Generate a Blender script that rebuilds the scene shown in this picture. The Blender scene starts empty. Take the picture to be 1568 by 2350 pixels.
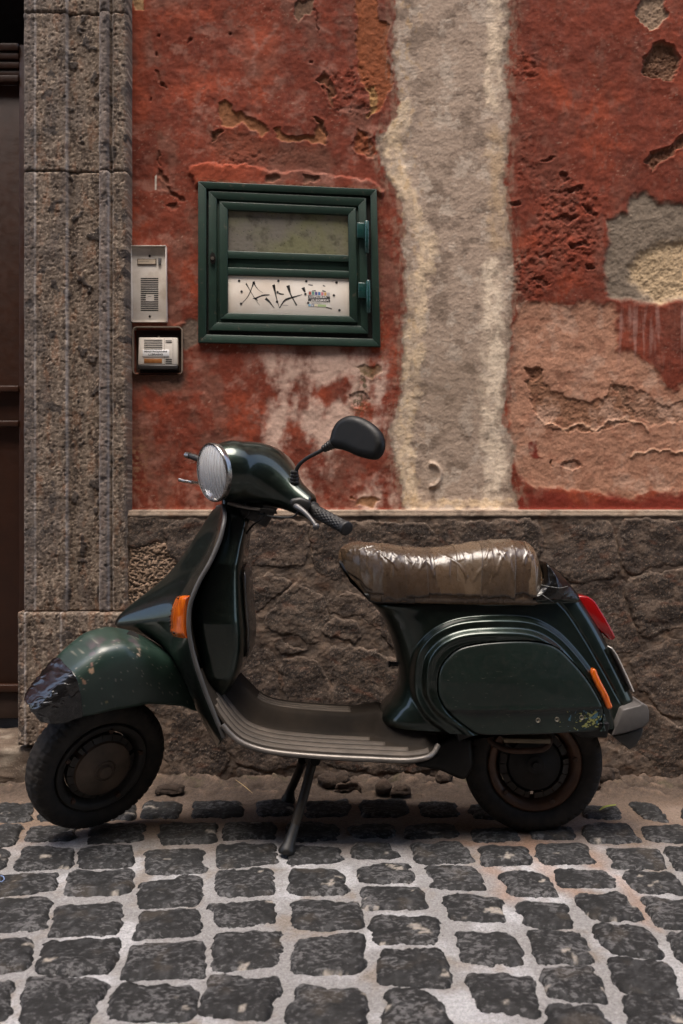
import bpy, math, random
import numpy as np
from mathutils import Matrix, Vector
SC = bpy.context.scene
COL = SC.collection
rng = np.random.RandomState(7)

# ------------------------------------------------------------------ camera, sky, sun, exposure
CAMY, EYE, FPX = -2.56, 0.92, 2100.0
cam = bpy.data.cameras.new('camera')
camo = bpy.data.objects.new('camera', cam); COL.objects.link(camo)
camo.location = (0, CAMY, EYE); camo.rotation_euler = (math.pi / 2, 0, 0)
cam.sensor_fit = 'HORIZONTAL'; cam.sensor_width = 36; cam.lens = FPX / 1568 * 36
cam.shift_y = -25 / 1568
cam.clip_end = 200; cam.clip_start = 0.05
cam.dof.use_dof = True; cam.dof.focus_distance = 2.5; cam.dof.aperture_fstop = 5.6
SC.camera = camo
SUN_EL, SUN_AZ = 76, 200          # azimuth: compass degrees of the sun, 180 = behind the camera
w = bpy.data.worlds.new('World'); SC.world = w; w.use_nodes = True
nt = w.node_tree; bg = nt.nodes['Background']
sky = nt.nodes.new('ShaderNodeTexSky'); sky.sky_type = 'NISHITA'; sky.sun_disc = False
sky.sun_elevation = math.radians(SUN_EL); sky.sun_rotation = math.radians(SUN_AZ)
sky.air_density = 1.0; sky.dust_density = 3.5; sky.ozone_density = 0.8
nt.links.new(sky.outputs[0], bg.inputs[0]); bg.inputs[1].default_value = 0.15
sl = bpy.data.lights.new('sun', 'SUN'); sl.energy = 1.4; sl.angle = math.radians(38)
sl.color = (1, .91, .80)
so = bpy.data.objects.new('sun', sl); COL.objects.link(so); so.location = (0, -3, 9)
_a = math.radians(SUN_AZ); _e = math.radians(SUN_EL)
sdir = Vector((math.sin(_a) * math.cos(_e), math.cos(_a) * math.cos(_e), math.sin(_e)))
so.rotation_euler = sdir.to_track_quat('Z', 'Y').to_euler()
vs = SC.view_settings; SC.display_settings.display_device = 'sRGB'
vs.view_transform = 'Standard'; vs.look = 'None'; vs.gamma = 1; vs.exposure = 1.66
vs.use_curve_mapping = False
SC.cycles.max_bounces = 8; SC.cycles.diffuse_bounces = 4; SC.cycles.glossy_bounces = 4
SC.cycles.transmission_bounces = 4
SC.cycles.use_denoising = True
SC.cycles.sample_clamp_indirect = 6

# ------------------------------------------------------------------ helpers
def c(r, g, b, a=1.0):
    f = lambda x: (x / 255 / 12.92) if x / 255 <= .04045 else ((x / 255 + .055) / 1.055) ** 2.4
    return (f(r), f(g), f(b), a)
def c3(r, g, b): return np.array(c(r, g, b)[:3])
def W(u, v, y=0.0):
    """point of the plane at depth y that lies on the sight line of photo point (u, v) (1568 px wide)"""
    k = (y - CAMY) / FPX
    return np.array([(u - 784) * k, y, EYE - (v - 1150) * k])
def WL(pts, y=0.0): return [W(u, v, y) for u, v in pts]
def XZ(pts, y=0.0): return np.array([W(u, v, y)[[0, 2]] for u, v in pts])
def G(u, v, z=0.0):
    Z = FPX * (EYE - z) / (v - 1150)
    return np.array([(u - 784) * Z / FPX, CAMY + Z, z])

PERM = np.random.RandomState(3).permutation(256); PERM = np.concatenate([PERM, PERM, PERM])
GR = np.random.RandomState(4).normal(size=(256, 3)); GR /= np.linalg.norm(GR, axis=1)[:, None]
def pn(x, y, z=0.0):
    x, y, z = np.broadcast_arrays(np.asarray(x, float), np.asarray(y, float), np.asarray(z, float))
    xi = np.floor(x).astype(int); yi = np.floor(y).astype(int); zi = np.floor(z).astype(int)
    xf = x - xi; yf = y - yi; zf = z - zi
    f = lambda t: t * t * t * (t * (t * 6 - 15) + 10)
    ux, uy, uz = f(xf), f(yf), f(zf)
    xi &= 255; yi &= 255; zi &= 255
    def g(dx, dy, dz):
        h = PERM[PERM[PERM[(xi + dx) & 255] + ((yi + dy) & 255)] + ((zi + dz) & 255)]
        q = GR[h]
        return q[..., 0] * (xf - dx) + q[..., 1] * (yf - dy) + q[..., 2] * (zf - dz)
    L = lambda a, b, t: a + (b - a) * t
    return 1.6 * L(L(L(g(0,0,0), g(1,0,0), ux), L(g(0,1,0), g(1,1,0), ux), uy),
                   L(L(g(0,0,1), g(1,0,1), ux), L(g(0,1,1), g(1,1,1), ux), uy), uz)
def fbm(x, y, z=0.0, o=4, gain=.5):
    s = 0; a = 1; k = 1
    for i in range(o):
        s = s + a * pn(np.asarray(x) * k + 17.3 * i, np.asarray(y) * k - 9.1 * i, np.asarray(z) * k + 5.7 * i)
        a *= gain; k *= 2.03
    return s
def ss(a, b, x):
    t = np.clip((x - a) / (b - a), 0, 1); return t * t * (3 - 2 * t)
def sdf(px, py, poly):
    poly = np.asarray(poly, float); d = np.full(px.shape, 1e18); s = np.ones(px.shape)
    n = len(poly); j = n - 1
    for i in range(n):
        ex, ey = poly[j] - poly[i]; wx = px - poly[i][0]; wy = py - poly[i][1]
        t = np.clip((wx * ex + wy * ey) / (ex * ex + ey * ey + 1e-12), 0, 1)
        bx = wx - ex * t; by = wy - ey * t
        d = np.minimum(d, bx * bx + by * by)
        c1 = py >= poly[i][1]; c2 = py < poly[j][1]; c3_ = ex * wy > ey * wx
        fl = (c1 & c2 & c3_) | (~c1 & ~c2 & ~c3_)
        s = np.where(fl, -s, s); j = i
    return s * np.sqrt(d)
def dline(px, py, pts):
    d = np.full(px.shape, 1e18); pts = np.asarray(pts, float)
    for a, b in zip(pts[:-1], pts[1:]):
        ex, ey = b - a; wx = px - a[0]; wy = py - a[1]
        t = np.clip((wx * ex + wy * ey) / (ex * ex + ey * ey + 1e-12), 0, 1)
        d = np.minimum(d, (wx - ex * t) ** 2 + (wy - ey * t) ** 2)
    return np.sqrt(d)
def crom(pts, n=8, closed=False):
    """Catmull-Rom through points of any dimension"""
    P = np.asarray(pts, float); m = len(P); out = []
    rngi = range(m) if closed else range(m - 1)
    for i in rngi:
        p1, p2 = P[i], P[(i + 1) % m]
        p0 = P[i - 1] if (closed or i > 0) else 2 * p1 - p2
        p3 = P[(i + 2) % m] if (closed or i + 2 < m) else 2 * p2 - p1
        for k in range(n):
            t = k / n
            out.append(.5 * (2 * p1 + (p2 - p0) * t + (2 * p0 - 5 * p1 + 4 * p2 - p3) * t * t + (3 * p1 - p0 - 3 * p2 + p3) * t ** 3))
    if not closed: out.append(P[-1])
    return np.array(out)

def mesh(name, V, F, smooth=True, col=None, attrs=None):
    V = np.asarray(V, dtype=np.float32).reshape(-1, 3)
    me = bpy.data.meshes.new(name)
    if isinstance(F, np.ndarray):
        nf, k = F.shape
        me.vertices.add(len(V)); me.vertices.foreach_set('co', V.ravel())
        me.loops.add(nf * k); me.loops.foreach_set('vertex_index', F.astype(np.int32).ravel())
        me.polygons.add(nf); me.polygons.foreach_set('loop_start', np.arange(0, nf * k, k, dtype=np.int32))
        me.polygons.foreach_set('loop_total', np.full(nf, k, dtype=np.int32))
        me.update(calc_edges=True)
    else:
        me.from_pydata([tuple(map(float, p)) for p in V], [], [tuple(int(i) for i in f) for f in F]); me.update()
    me.validate()
    if smooth: me.polygons.foreach_set('use_smooth', np.ones(len(me.polygons), bool))
    if col is not None:
        a = me.color_attributes.new('Col', 'FLOAT_COLOR', 'POINT')
        q = np.ones((len(V), 4), np.float32); q[:, :3] = np.clip(np.asarray(col).reshape(-1, 3), 0, 1)
        a.data.foreach_set('color', q.ravel())
    for k_, vals in (attrs or {}).items():
        a = me.attributes.new(k_, 'FLOAT', 'POINT'); a.data.foreach_set('value', np.asarray(vals, np.float32).ravel())
    return me
def autosmooth(me, deg=35):
    """mark edges sharper than deg so that smooth shading stays clean on hard edges"""
    import bmesh
    b = bmesh.new(); b.from_mesh(me)
    for e in b.edges:
        if len(e.link_faces) == 2:
            e.smooth = e.calc_face_angle(0) < math.radians(deg)
    for f in b.faces: f.smooth = True
    b.to_mesh(me); b.free(); return me
def put(name, me, mat, parent=None, label=None, cat=None, group=None, kind=None):
    o = bpy.data.objects.new(name, me); COL.objects.link(o)
    if mat is not None and me is not None: me.materials.clear(); me.materials.append(mat)
    if parent is not None:
        o.parent = parent
        if parent.get('_root'): o.matrix_parent_inverse = Matrix.Translation(-Vector(parent.location))
    if label: o['label'] = label
    if cat: o['category'] = cat
    if group: o['group'] = group
    if kind: o['kind'] = kind
    return o
def root(name, loc, label=None, cat=None, group=None, kind=None):
    o = bpy.data.objects.new(name, None); COL.objects.link(o); o.location = [float(q) for q in loc]
    o.empty_display_size = .1; o['_root'] = 1
    if label: o['label'] = label
    if cat: o['category'] = cat
    if group: o['group'] = group
    if kind: o['kind'] = kind
    return o
def gridF(m, n, cu=False, cv=False):
    I = np.arange(m if cu else m - 1)[:, None]; J = np.arange(n if cv else n - 1)[None, :]
    a = I * n + J; b = ((I + 1) % m) * n + J; c_ = ((I + 1) % m) * n + (J + 1) % n; d = I * n + (J + 1) % n
    return np.stack([a, b, c_, d], -1).reshape(-1, 4)
def grid(name, P, cu=False, cv=False, flip=False, col=None, caps=False):
    P = np.asarray(P, float); m, n = P.shape[:2]; F = gridF(m, n, cu, cv)
    if flip: F = F[:, ::-1]
    if caps:
        F = [tuple(f) for f in F]
        a = tuple(range(n)); b = tuple(range((m - 1) * n, m * n))
        F += [a if flip else a[::-1], b[::-1] if flip else b]
        return mesh(name, P.reshape(-1, 3), F, col=col)
    return mesh(name, P.reshape(-1, 3), F, col=col)
class MB:
    """collects simple solids into one mesh"""
    def __init__(s): s.V = []; s.F = []
    def add(s, V, F):
        o = len(s.V); s.V += [np.asarray(p, float) for p in V]; s.F += [tuple(i + o for i in f) for f in F]
    def box(s, lo, hi):
        x0, y0, z0 = lo; x1, y1, z1 = hi
        s.hexa([(x0,y0,z0),(x1,y0,z0),(x1,y1,z0),(x0,y1,z0),(x0,y0,z1),(x1,y0,z1),(x1,y1,z1),(x0,y1,z1)])
    def hexa(s, p): s.add(p, [(3,2,1,0),(4,5,6,7),(0,1,5,4),(1,2,6,5),(2,3,7,6),(3,0,4,7)])
    def slab(s, quad, y0, y1):
        """quad: four photo points in clockwise order TL TR BR BL seen on plane PY; solid from y0 (front) to y1"""
        q = [W(u, v, PY) for u, v in quad]; f = [(p[0], y0, p[2]) for p in q]; b = [(p[0], y1, p[2]) for p in q]
        s.add(f + b, [(3,2,1,0),(4,5,6,7),(0,1,5,4),(1,2,6,5),(2,3,7,6),(3,0,4,7)])
    def prism(s, poly, ax, a, b):
        """poly in the two axes other than ax, extruded a..b along ax"""
        n = len(poly); V = []
        for t in (a, b):
            for p in poly:
                q = list(p); q.insert(ax, t); V.append(q)
        s.add(V, [tuple(range(n)), tuple(range(2 * n - 1, n - 1, -1))] + [(i, i + n, (i + 1) % n + n, (i + 1) % n) for i in range(n)])
    def tube(s, pts, r, n=10, cap=True):
        P = np.asarray(pts, float); m = len(P); r = np.broadcast_to(r, (m,)); T = np.gradient(P, axis=0) if m > 2 else np.repeat([P[1] - P[0]], 2, 0)
        T /= np.linalg.norm(T, axis=1)[:, None] + 1e-12
        up = np.array([0, 0, 1.]) if abs(T[0][2]) < .9 else np.array([1., 0, 0]); V = []
        N = np.cross(T[0], up); N /= np.linalg.norm(N)
        for i in range(m):
            N = N - T[i] * N.dot(T[i]); N /= np.linalg.norm(N); B = np.cross(T[i], N)
            for k in range(n):
                a = 2 * math.pi * k / n; V.append(P[i] + r[i] * (math.cos(a) * N + math.sin(a) * B))
        F = [(i * n + k, (i + 1) * n + k, (i + 1) * n + (k + 1) % n, i * n + (k + 1) % n) for i in range(m - 1) for k in range(n)]
        if cap: F += [tuple(range(n)), tuple(range(m * n - 1, (m - 1) * n - 1, -1))]
        s.add(V, F)
    def lathe(s, prof, cen, ax, n=32, close=False):
        """prof: (radius, along-axis) pairs; ax unit axis"""
        ax = np.asarray(ax, float); ax /= np.linalg.norm(ax); up = np.array([0, 0, 1.]) if abs(ax[2]) < .9 else np.array([1., 0, 0])
        N = np.cross(ax, up); N /= np.linalg.norm(N); B = np.cross(ax, N); V = []; m = len(prof)
        for (r, t) in prof:
            for k in range(n):
                a = 2 * math.pi * k / n; V.append(np.asarray(cen) + ax * t + r * (math.cos(a) * N + math.sin(a) * B))
        F = [(i * n + k, i * n + (k + 1) % n, ((i + 1) % m) * n + (k + 1) % n, ((i + 1) % m) * n + k) for i in range(m if close else m - 1) for k in range(n)]
        s.add(V, F)
    def mesh(s, name, smooth=None):
        me = mesh(name, s.V, s.F, smooth=bool(smooth))
        if smooth: autosmooth(me, smooth if smooth > 1 else 35)
        return me
def fixn(me):
    import bmesh
    b = bmesh.new(); b.from_mesh(me); bmesh.ops.recalc_face_normals(b, faces=b.faces); b.to_mesh(me); b.free(); return me
def bevel(o, w_, n=2, ang=30):
    m = o.modifiers.new('bevel', 'BEVEL'); m.width = w_; m.segments = n; m.limit_method = 'ANGLE'; m.angle_limit = math.radians(ang)
    m.harden_normals = False
    for p in o.data.polygons: p.use_smooth = True
    return o

# ------------------------------------------------------------------ materials
class M:
    def __init__(s, name):
        s.m = bpy.data.materials.new(name); s.m.use_nodes = True; s.t = s.m.node_tree
        s.b = s.t.nodes['Principled BSDF']; s.tc = s.t.nodes.new('ShaderNodeTexCoord')
    def n(s, ty, **k):
        x = s.t.nodes.new(ty)
        for a, v in k.items():
            if a in x.inputs: s.set(x.inputs[a], v)
            else: setattr(x, a, v)
        return x
    def set(s, inp, v):
        if hasattr(v, 'outputs'): v = v.outputs[0]
        if isinstance(v, bpy.types.NodeSocket): s.t.links.new(v, inp)
        else: inp.default_value = v
    def map(s, scale=(1,1,1), rot=(0,0,0)):
        x = s.t.nodes.new('ShaderNodeMapping'); s.t.links.new(s.tc.outputs['Object'], x.inputs[0])
        x.inputs['Scale'].default_value = scale; x.inputs['Rotation'].default_value = rot; return x.outputs[0]
    def noise(s, sc, det=5, rough=.55, vec=None, dist=0):
        x = s.t.nodes.new('ShaderNodeTexNoise'); x.inputs['Scale'].default_value = sc; x.inputs['Detail'].default_value = det
        x.inputs['Roughness'].default_value = rough; x.inputs['Distortion'].default_value = dist
        s.t.links.new(vec if vec is not None else s.tc.outputs['Object'], x.inputs['Vector']); return x.outputs['Fac']
    def vor(s, sc, vec=None, feat='F1'):
        x = s.t.nodes.new('ShaderNodeTexVoronoi'); x.feature = feat; x.inputs['Scale'].default_value = sc
        s.t.links.new(vec if vec is not None else s.tc.outputs['Object'], x.inputs['Vector']); return x.outputs['Distance']
    def ramp(s, f, *st):
        x = s.t.nodes.new('ShaderNodeValToRGB'); s.t.links.new(f, x.inputs[0]); e = x.color_ramp.elements
        while len(e) < len(st): e.new(.5)
        for q, (p, col) in zip(e, st):
            q.position = p; q.color = col if hasattr(col, '__len__') else (col, col, col, 1)
        return x.outputs[0]
    def mix(s, f, a, b, mode='MIX'):
        x = s.t.nodes.new('ShaderNodeMix'); x.data_type = 'RGBA'; x.blend_type = mode
        s.set(x.inputs[0], f); s.set(x.inputs[6], a); s.set(x.inputs[7], b); return x.outputs[2]
    def math(s, op, a, b=0.0):
        x = s.t.nodes.new('ShaderNodeMath'); x.operation = op; s.set(x.inputs[0], a); s.set(x.inputs[1], b); return x.outputs[0]
    def bump(s, h, st=.3, dist=.005, prev=None):
        x = s.t.nodes.new('ShaderNodeBump'); x.inputs['Strength'].default_value = st; x.inputs['Distance'].default_value = dist
        s.set(x.inputs['Height'], h)
        if prev is not None: s.t.links.new(prev, x.inputs['Normal'])
        s.t.links.new(x.outputs[0], s.b.inputs['Normal']); return x.outputs[0]
    def p(s, **k):
        nm = dict(base='Base Color', rough='Roughness', metal='Metallic', coat='Coat Weight', coatr='Coat Roughness',
                  spec='Specular IOR Level', trans='Transmission Weight', ior='IOR', alpha='Alpha', sss='Subsurface Weight', sheen='Sheen Weight')
        for a, v in k.items(): s.set(s.b.inputs[nm[a]], v)
        return s.m
def simple(name, col, rough=.5, metal=0, coat=0, spec=.5, var=.12, bump=0, bs=200, coatr=.05):
    m = M(name); n = m.noise(14, 6, .6)
    col = col if len(col) == 4 else (*col, 1)
    lo = tuple(q * (1 - 2 * var) for q in col[:3]) + (1,); hi = tuple(min(1, q * (1 + 2 * var)) for q in col[:3]) + (1,)
    m.p(base=m.ramp(n, (.3, lo), (.7, hi)), metal=metal, coat=coat, spec=spec, coatr=coatr)
    r2 = m.noise(40, 5, .6); m.p(rough=m.ramp(r2, (.3, max(0, rough - .08)), (.7, min(1, rough + .1))))
    if bump: m.bump(m.noise(bs, 4, .6), bump, .002)
    return m.m
def attrmat(name, rough=.9, fine=260, st=.5, dist=.004, var=.3, speck=None, spec=.3, grit=90, aniso=None, gain=1.0):
    m = M(name); a = m.n('ShaderNodeAttribute', attribute_name='Col').outputs['Color']
    n1 = m.noise(fine, 4, .65); n2 = m.noise(grit, 5, .7, vec=m.map(aniso) if aniso else None)
    k = m.ramp(m.math('ADD', m.math('MULTIPLY', n1, .5), m.math('MULTIPLY', n2, .5)), (.33, (1 - var) * gain), (.67, (1 + var) * gain))
    col = m.mix(1.0, a, k, 'MULTIPLY')
    if speck: 
        sp = m.ramp(m.noise(speck[0], 3, .6), (speck[1], 0.0), (speck[1] + .06, 1.0)); col = m.mix(m.math('MULTIPLY', sp, speck[3]), col, speck[2])
    m.p(base=col, rough=rough, spec=spec)
    b = m.bump(n2, st, dist); m.bump(n1, st * .8, dist * .5, b)
    return m.m
# ------------------------------------------------------------------ the red plaster wall
YR, YD, YP = .46, .40, .385      # faces of the red plaster, the stone base and the door surround
PY = YR
m_plaster = attrmat('weathered_plaster', rough=.92, fine=420, st=.3, dist=.003, var=.2, grit=70, speck=(300, .66, c(190, 160, 140), .35))
U0, U1, V0, V1, DU = 262, 1680, -110, 1192, 2.1
uu = np.arange(U0, U1 + DU, DU); vv = np.arange(V0, V1 + DU, DU)
Ug, Vg = np.meshgrid(uu, vv)
wu = fbm(Ug / 26, Vg / 26, 1.1, 4) * 7; wv = fbm(Ug / 26, Vg / 26, 8.3, 4) * 7
wu2 = fbm(Ug / 60, Vg / 60, 3.3, 4) * 16; wv2 = fbm(Ug / 60, Vg / 60, 4.9, 4) * 16
H = np.zeros_like(Ug)                       # metres towards the street
RED = c3(126, 58, 40); ORA = c3(152, 68, 42); MAU = c3(122, 78, 64); DRK = c3(104, 50, 38)
def lay(C, col, m): return C * (1 - m[..., None]) + np.asarray(col) * m[..., None]
C = np.ones(Ug.shape + (3,)) * RED
n1 = fbm(Ug / 130, Vg / 150, 2.2, 5); n2 = fbm(Ug / 90, Vg / 120, 7.7, 5, .6); n3 = fbm(Ug / 45, Vg / 70, 12.1, 5, .6); n4 = fbm(Ug / 14, Vg / 18, 3.1, 4, .6)
left = ss(925, 900, Ug)
C = lay(C, MAU, ss(0, .55, n2) * (.35 + .5 * left)); C = lay(C, ORA, ss(.1, .7, n1) * .75); C = lay(C, DRK, ss(.15, .8, n3) * .5)
C = lay(C, c3(152, 104, 90), ss(.15, .9, fbm(Ug / 60, Vg / 45, 22., 6, .66)) * .75 * left); C = lay(C, c3(136, 86, 72), ss(.2, .9, fbm(Ug / 34, Vg / 60, 25., 6, .68)) * .6)
C = lay(C, c3(176, 140, 122), ss(.55, .75, fbm(Ug / 9, Vg / 5, 27., 3, .6)) * ss(.0, .5, fbm(Ug / 90, Vg / 70, 29., 3)) * .5)
C *= (1 + .17 * n4[..., None]) * (1 + .22 * fbm(Ug / 210, Vg / 160, 44., 3)[..., None])
# vertical orange streaks near the door surround
C = lay(C, ORA * 1.05, np.exp(-((Ug - 318 + wu2) / 20) ** 2) * ss(330, 240, Vg) * .8)
C = lay(C, ORA * 1.1, np.exp(-((Ug - 600 + wu2) / 34) ** 2 - ((Vg - 95) / 50) ** 2) * .9)
# pale scratches rubbed into the paint
for pts, wd in [([(570, 60), (590, 110), (580, 165)], 5), ([(680, 40), (760, 75)], 5), ([(635, 60), (600, 110)], 6)]:
    C = lay(C, c3(160, 112, 98), np.exp(-(dline(Ug + wu, Vg + wv, pts) / wd) ** 2) * .6)
H += fbm(Ug / 160, Vg / 160, 5.5, 3) * .003 + fbm(Ug / 30, Vg / 30, 6.5, 4) * .0016 + fbm(Ug / 8, Vg / 8, 3.5, 3) * .0005
def near(poly, pad=40):
    p = np.asarray(poly); return (Ug > p[:, 0].min() - pad) & (Ug < p[:, 0].max() + pad) & (Vg > p[:, 1].min() - pad) & (Vg < p[:, 1].max() + pad)
def peel(poly, depth=.006, col=None, mixc=1.0, lip=.002, big=0, edge=2.4, liprise=5., rough=.0012, warp=1.):
    global H, C
    depth *= .8; lip *= .45
    k = near(poly); U_, V_ = Ug[k], Vg[k]
    d = sdf(U_ + wu[k] * warp + wu2[k] * big, V_ + wv[k] * warp + wv2[k] * big, poly)
    m = ss(edge, -edge, d); g = .55 * fbm(U_ / 15, V_ / 13, 9.9, 3, .5) + .6 * fbm(U_ / 4.4, V_ / 4.4, 5.9, 2, .6)
    H[k] += -depth * m + lip * np.exp(-(np.maximum(d, 0) / liprise) ** 2) * (1 - m) + m * g * rough
    if col is not None:
        cc = C[k]; q = (m * mixc)[:, None]; C[k] = cc * (1 - q) + np.asarray(col) * (1 + .22 * g[:, None]) * q
    return
TAN = c3(150, 98, 66); BRN = c3(126, 82, 60); PNK = c3(182, 136, 112)
peel([(500,235),(517,230),(534,244),(542,256),(576,269),(610,286),(618,307),(601,315),(576,294),(555,279),(534,292),(509,294)], .006, TAN)
peel([(626,298),(643,294),(664,311),(694,309),(719,311),(731,281),(715,269),(740,277),(750,311),(748,332),(719,328),(694,321),(660,325),(635,319)], .006, TAN)
peel([(480,300),(560,300),(640,335),(750,335),(770,380),(700,385),(560,385),(490,350)], .0015, c3(108, 66, 50), .6, lip=0, big=.6, edge=12)
peel([(486,300),(500,296),(515,305),(500,312),(490,330),(484,315)], .007, c3(110, 70, 50))
peel([(817,-60),(860,-60),(862,0),(875,40),(895,55),(892,80),(888,110),(898,150),(902,190),(885,225),(870,255),(845,268),(850,240),(845,210),(830,190),(825,160),(815,120),(818,60)], .004, c3(146, 82, 48), .9)
peel([(838,205),(862,195),(868,225),(860,262),(842,268),(850,240)], .003, c3(168, 128, 84))
peel([(724,182),(745,168),(757,172),(768,195),(764,225),(768,250),(758,238),(752,210),(742,192)], .009, BRN, lip=.004)
peel([(718,268),(735,272),(745,290),(752,318),(738,300)], .006, BRN, lip=.003)
peel([(820,300),(846,303),(862,330),(856,362),(838,352),(812,338)], .005, c3(140, 78, 50), lip=.003)
peel([(676,10),(690,0),(716,0),(724,24),(700,32),(684,50),(674,34)], .006, c3(128, 98, 80)); peel([(724,20),(730,50),(731,80),(726,60)], .005, DRK)
peel([(298,-20),(327,-20),(330,25),(312,24)], .003, c3(178, 142, 104))
for x, y in [(533,78),(718,141),(364,80),(360,122),(435,92),(370,196),(345,230)]:
    peel([(x-3,y-3),(x+3,y-3),(x+4,y+3),(x-3,y+3)], .006, DRK, lip=.001)
for poly in ([(360,160),(366,170),(370,188),(382,196),(370,200),(362,185)], [(362,384),(372,390),(384,408),(390,424),(380,420),(368,402)],
             [(385,428),(402,438),(416,452),(420,462),(404,456),(390,444)], [(384,472),(402,464),(410,474),(392,480)],
             [(364,348),(368,352),(366,376),(362,372)]):
    peel(poly, .006, c3(118, 66, 50), lip=.002)
peel([(366,392),(384,404),(388,440),(372,436),(364,415)], .002, c3(128, 82, 66), .8)
H += .009 * np.exp(-((Ug - 880 - (Vg - 1100) * 0) / 16) ** 2) * 0
# blistered paint right of the peel and beside the pale strip
def blister(cu, cv, ru, rv, amp, sc=13):
    global H, C
    m = ss(1.15, .55, np.sqrt(((Ug - cu + wu2) / ru) ** 2 + ((Vg - cv + wv2) / rv) ** 2))
    b = fbm(Ug / sc, Vg / sc, 31., 4, .6); r = 1 - np.abs(b) * 2
    H += .65 * amp * m * (b * .8 + np.maximum(r, 0) ** 3 * .35)
    C = C * (1 - (m * .25 * ss(.2, .8, b))[..., None]) + ORA * (m * .25 * ss(.2, .8, b))[..., None]
blister(800, 215, 75, 75, .0075, 20); blister(850, 330, 45, 40, .007, 16)
blister(1300, 520, 95, 135, .0075, 16); blister(1205, 150, 34, 40, .006, 13); blister(1215, 630, 55, 70, .007, 15); blister(1210, 380, 30, 90, .004, 14)
blister(560, 365, 80, 16, .004, 14)
for poly in ([(1290,400),(1302,397),(1308,410),(1296,420)], [(1300,430),(1340,425),(1345,440),(1310,442)], [(1270,500),(1300,490),(1330,500),(1300,512)],
             [(1300,560),(1345,555),(1350,566),(1310,570)], [(1240,368),(1262,360),(1275,363),(1255,372)], [(1340,470),(1362,478),(1370,492),(1350,490)],
             [(1165,464),(1190,460),(1198,470),(1176,474)], [(1345,610),(1360,606),(1366,616),(1350,618)], [(1220,640),(1240,634),(1262,650),(1245,660)]):
    peel(poly, .006, c3(108, 56, 42), lip=.004, liprise=6)
# holes through to the brown coat
peel([(1457,30),(1480,-12),(1520,-12),(1530,30),(1515,65),(1490,68)], .012, c3(156, 132, 112), lip=.001, rough=.003)
peel([(1474,165),(1480,130),(1500,105),(1522,92),(1545,105),(1562,130),(1555,160),(1548,185),(1510,180),(1480,168)], .020, c3(132, 98, 78), lip=.002, rough=.006, edge=2.5)
peel([(1480,370),(1500,350),(1540,335),(1568,305),(1610,285),(1600,310),(1568,332),(1545,355),(1515,375),(1500,388)], .014, c3(128, 88, 68), lip=.004, rough=.005)
# large exposed pink-brown area, lower right
low = [(1185,700),(1210,688),(1290,700),(1400,695),(1420,720),(1415,810),(1450,803),(1490,835),(1530,885),(1545,895),(1568,885),(1800,890),(1800,1125),(1568,1130),(1500,1125),(1450,1145),(1400,1140),(1330,1125),(1250,1120),(1200,1100),(1180,1050),(1165,960),(1175,900),(1175,800)]
peel(low, .003, PNK, .92, lip=.0004, rough=.0011, warp=1.3, edge=7, big=.25)
peel([(1205,850),(1235,840),(1250,880),(1290,905),(1330,920),(1380,915),(1400,890),(1440,885),(1450,930),(1462,960),(1400,985),(1300,990),(1240,965),(1215,900)], .004, c3(140, 100, 76), .8, lip=.0008, warp=1.6)
peel([(1400,880),(1460,890),(1520,930),(1800,900),(1800,960),(1520,975),(1450,950)], .003, c3(146, 112, 92), .7, lip=.0008, warp=1.6)
peel([(1285,1070),(1300,1052),(1328,1055),(1335,1068),(1312,1080)], .005, c3(140, 98, 76)); peel([(1207,850),(1225,842),(1248,848),(1240,868),(1215,872)], .005, c3(138, 96, 74))
peel([(1265,1060),(1272,1056),(1270,1072)], .006, BRN)
for pts in ([(1235,955),(1260,975),(1290,985),(1330,972),(1370,985),(1400,966),(1440,960),(1490,985)], [(1450,1045),(1500,1030),(1560,1040),(1650,1030)]):
    d = dline(Ug + wu * 1.3, Vg + wv * 1.3, pts); m = np.exp(-(d / 3.0) ** 2)
    H += .004 * m; C = lay(C, c3(198, 160, 134), m * .7)
C = lay(C, c3(122, 48, 34), ss(3, -3, sdf(Ug + wu, Vg + wv, [(1213,1020),(1226,1016),(1234,1040),(1246,1052),(1225,1056),(1216,1040)])))
C = lay(C, c3(120, 42, 28), ss(12, -12, sdf(Ug + wu2, Vg + wv2 * 1.6, [(1186,1128),(1300,1140),(1460,1150),(1568,1135),(1800,1135),(1800,1300),(1186,1300)])) * .9)
pk = ss(.05, .6, fbm(Ug / 70, Vg / 90, 41., 5, .6)) * (sdf(Ug, Vg, low) < 0)
C = lay(C, c3(192, 156, 136), pk * .7)
cl = ss(.15, .6, fbm(Ug / 40, Vg / 40, 47., 5, .6)) * (sdf(Ug, Vg, low) < 0); C = lay(C, c3(140, 90, 70), cl * .45)
# pale runs below the grey patch
st = ss(.1, .8, fbm(Ug / 12, Vg / 160, 55., 4)) * ss(1400, 1430, Ug) * ss(690, 720, Vg) * ss(880, 800, Vg); C = lay(C, c3(170, 130, 120), st * .6)
# grey mortar patch with a cream hollow
peel([(1445,450),(1480,445),(1510,465),(1568,470),(1800,480),(1800,690),(1568,690),(1500,698),(1440,690),(1400,680),(1388,620),(1395,560),(1395,510),(1420,495),(1440,490)], .007, c3(136, 122, 108), lip=.0004, edge=8, rough=.0014, big=.25)
peel([(1445,610),(1480,575),(1530,555),(1600,545),(1800,545),(1800,685),(1560,680),(1510,695),(1480,670),(1450,640)], .010, c3(206, 180, 146), .95, lip=.0005, edge=14, rough=.0014)
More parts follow.
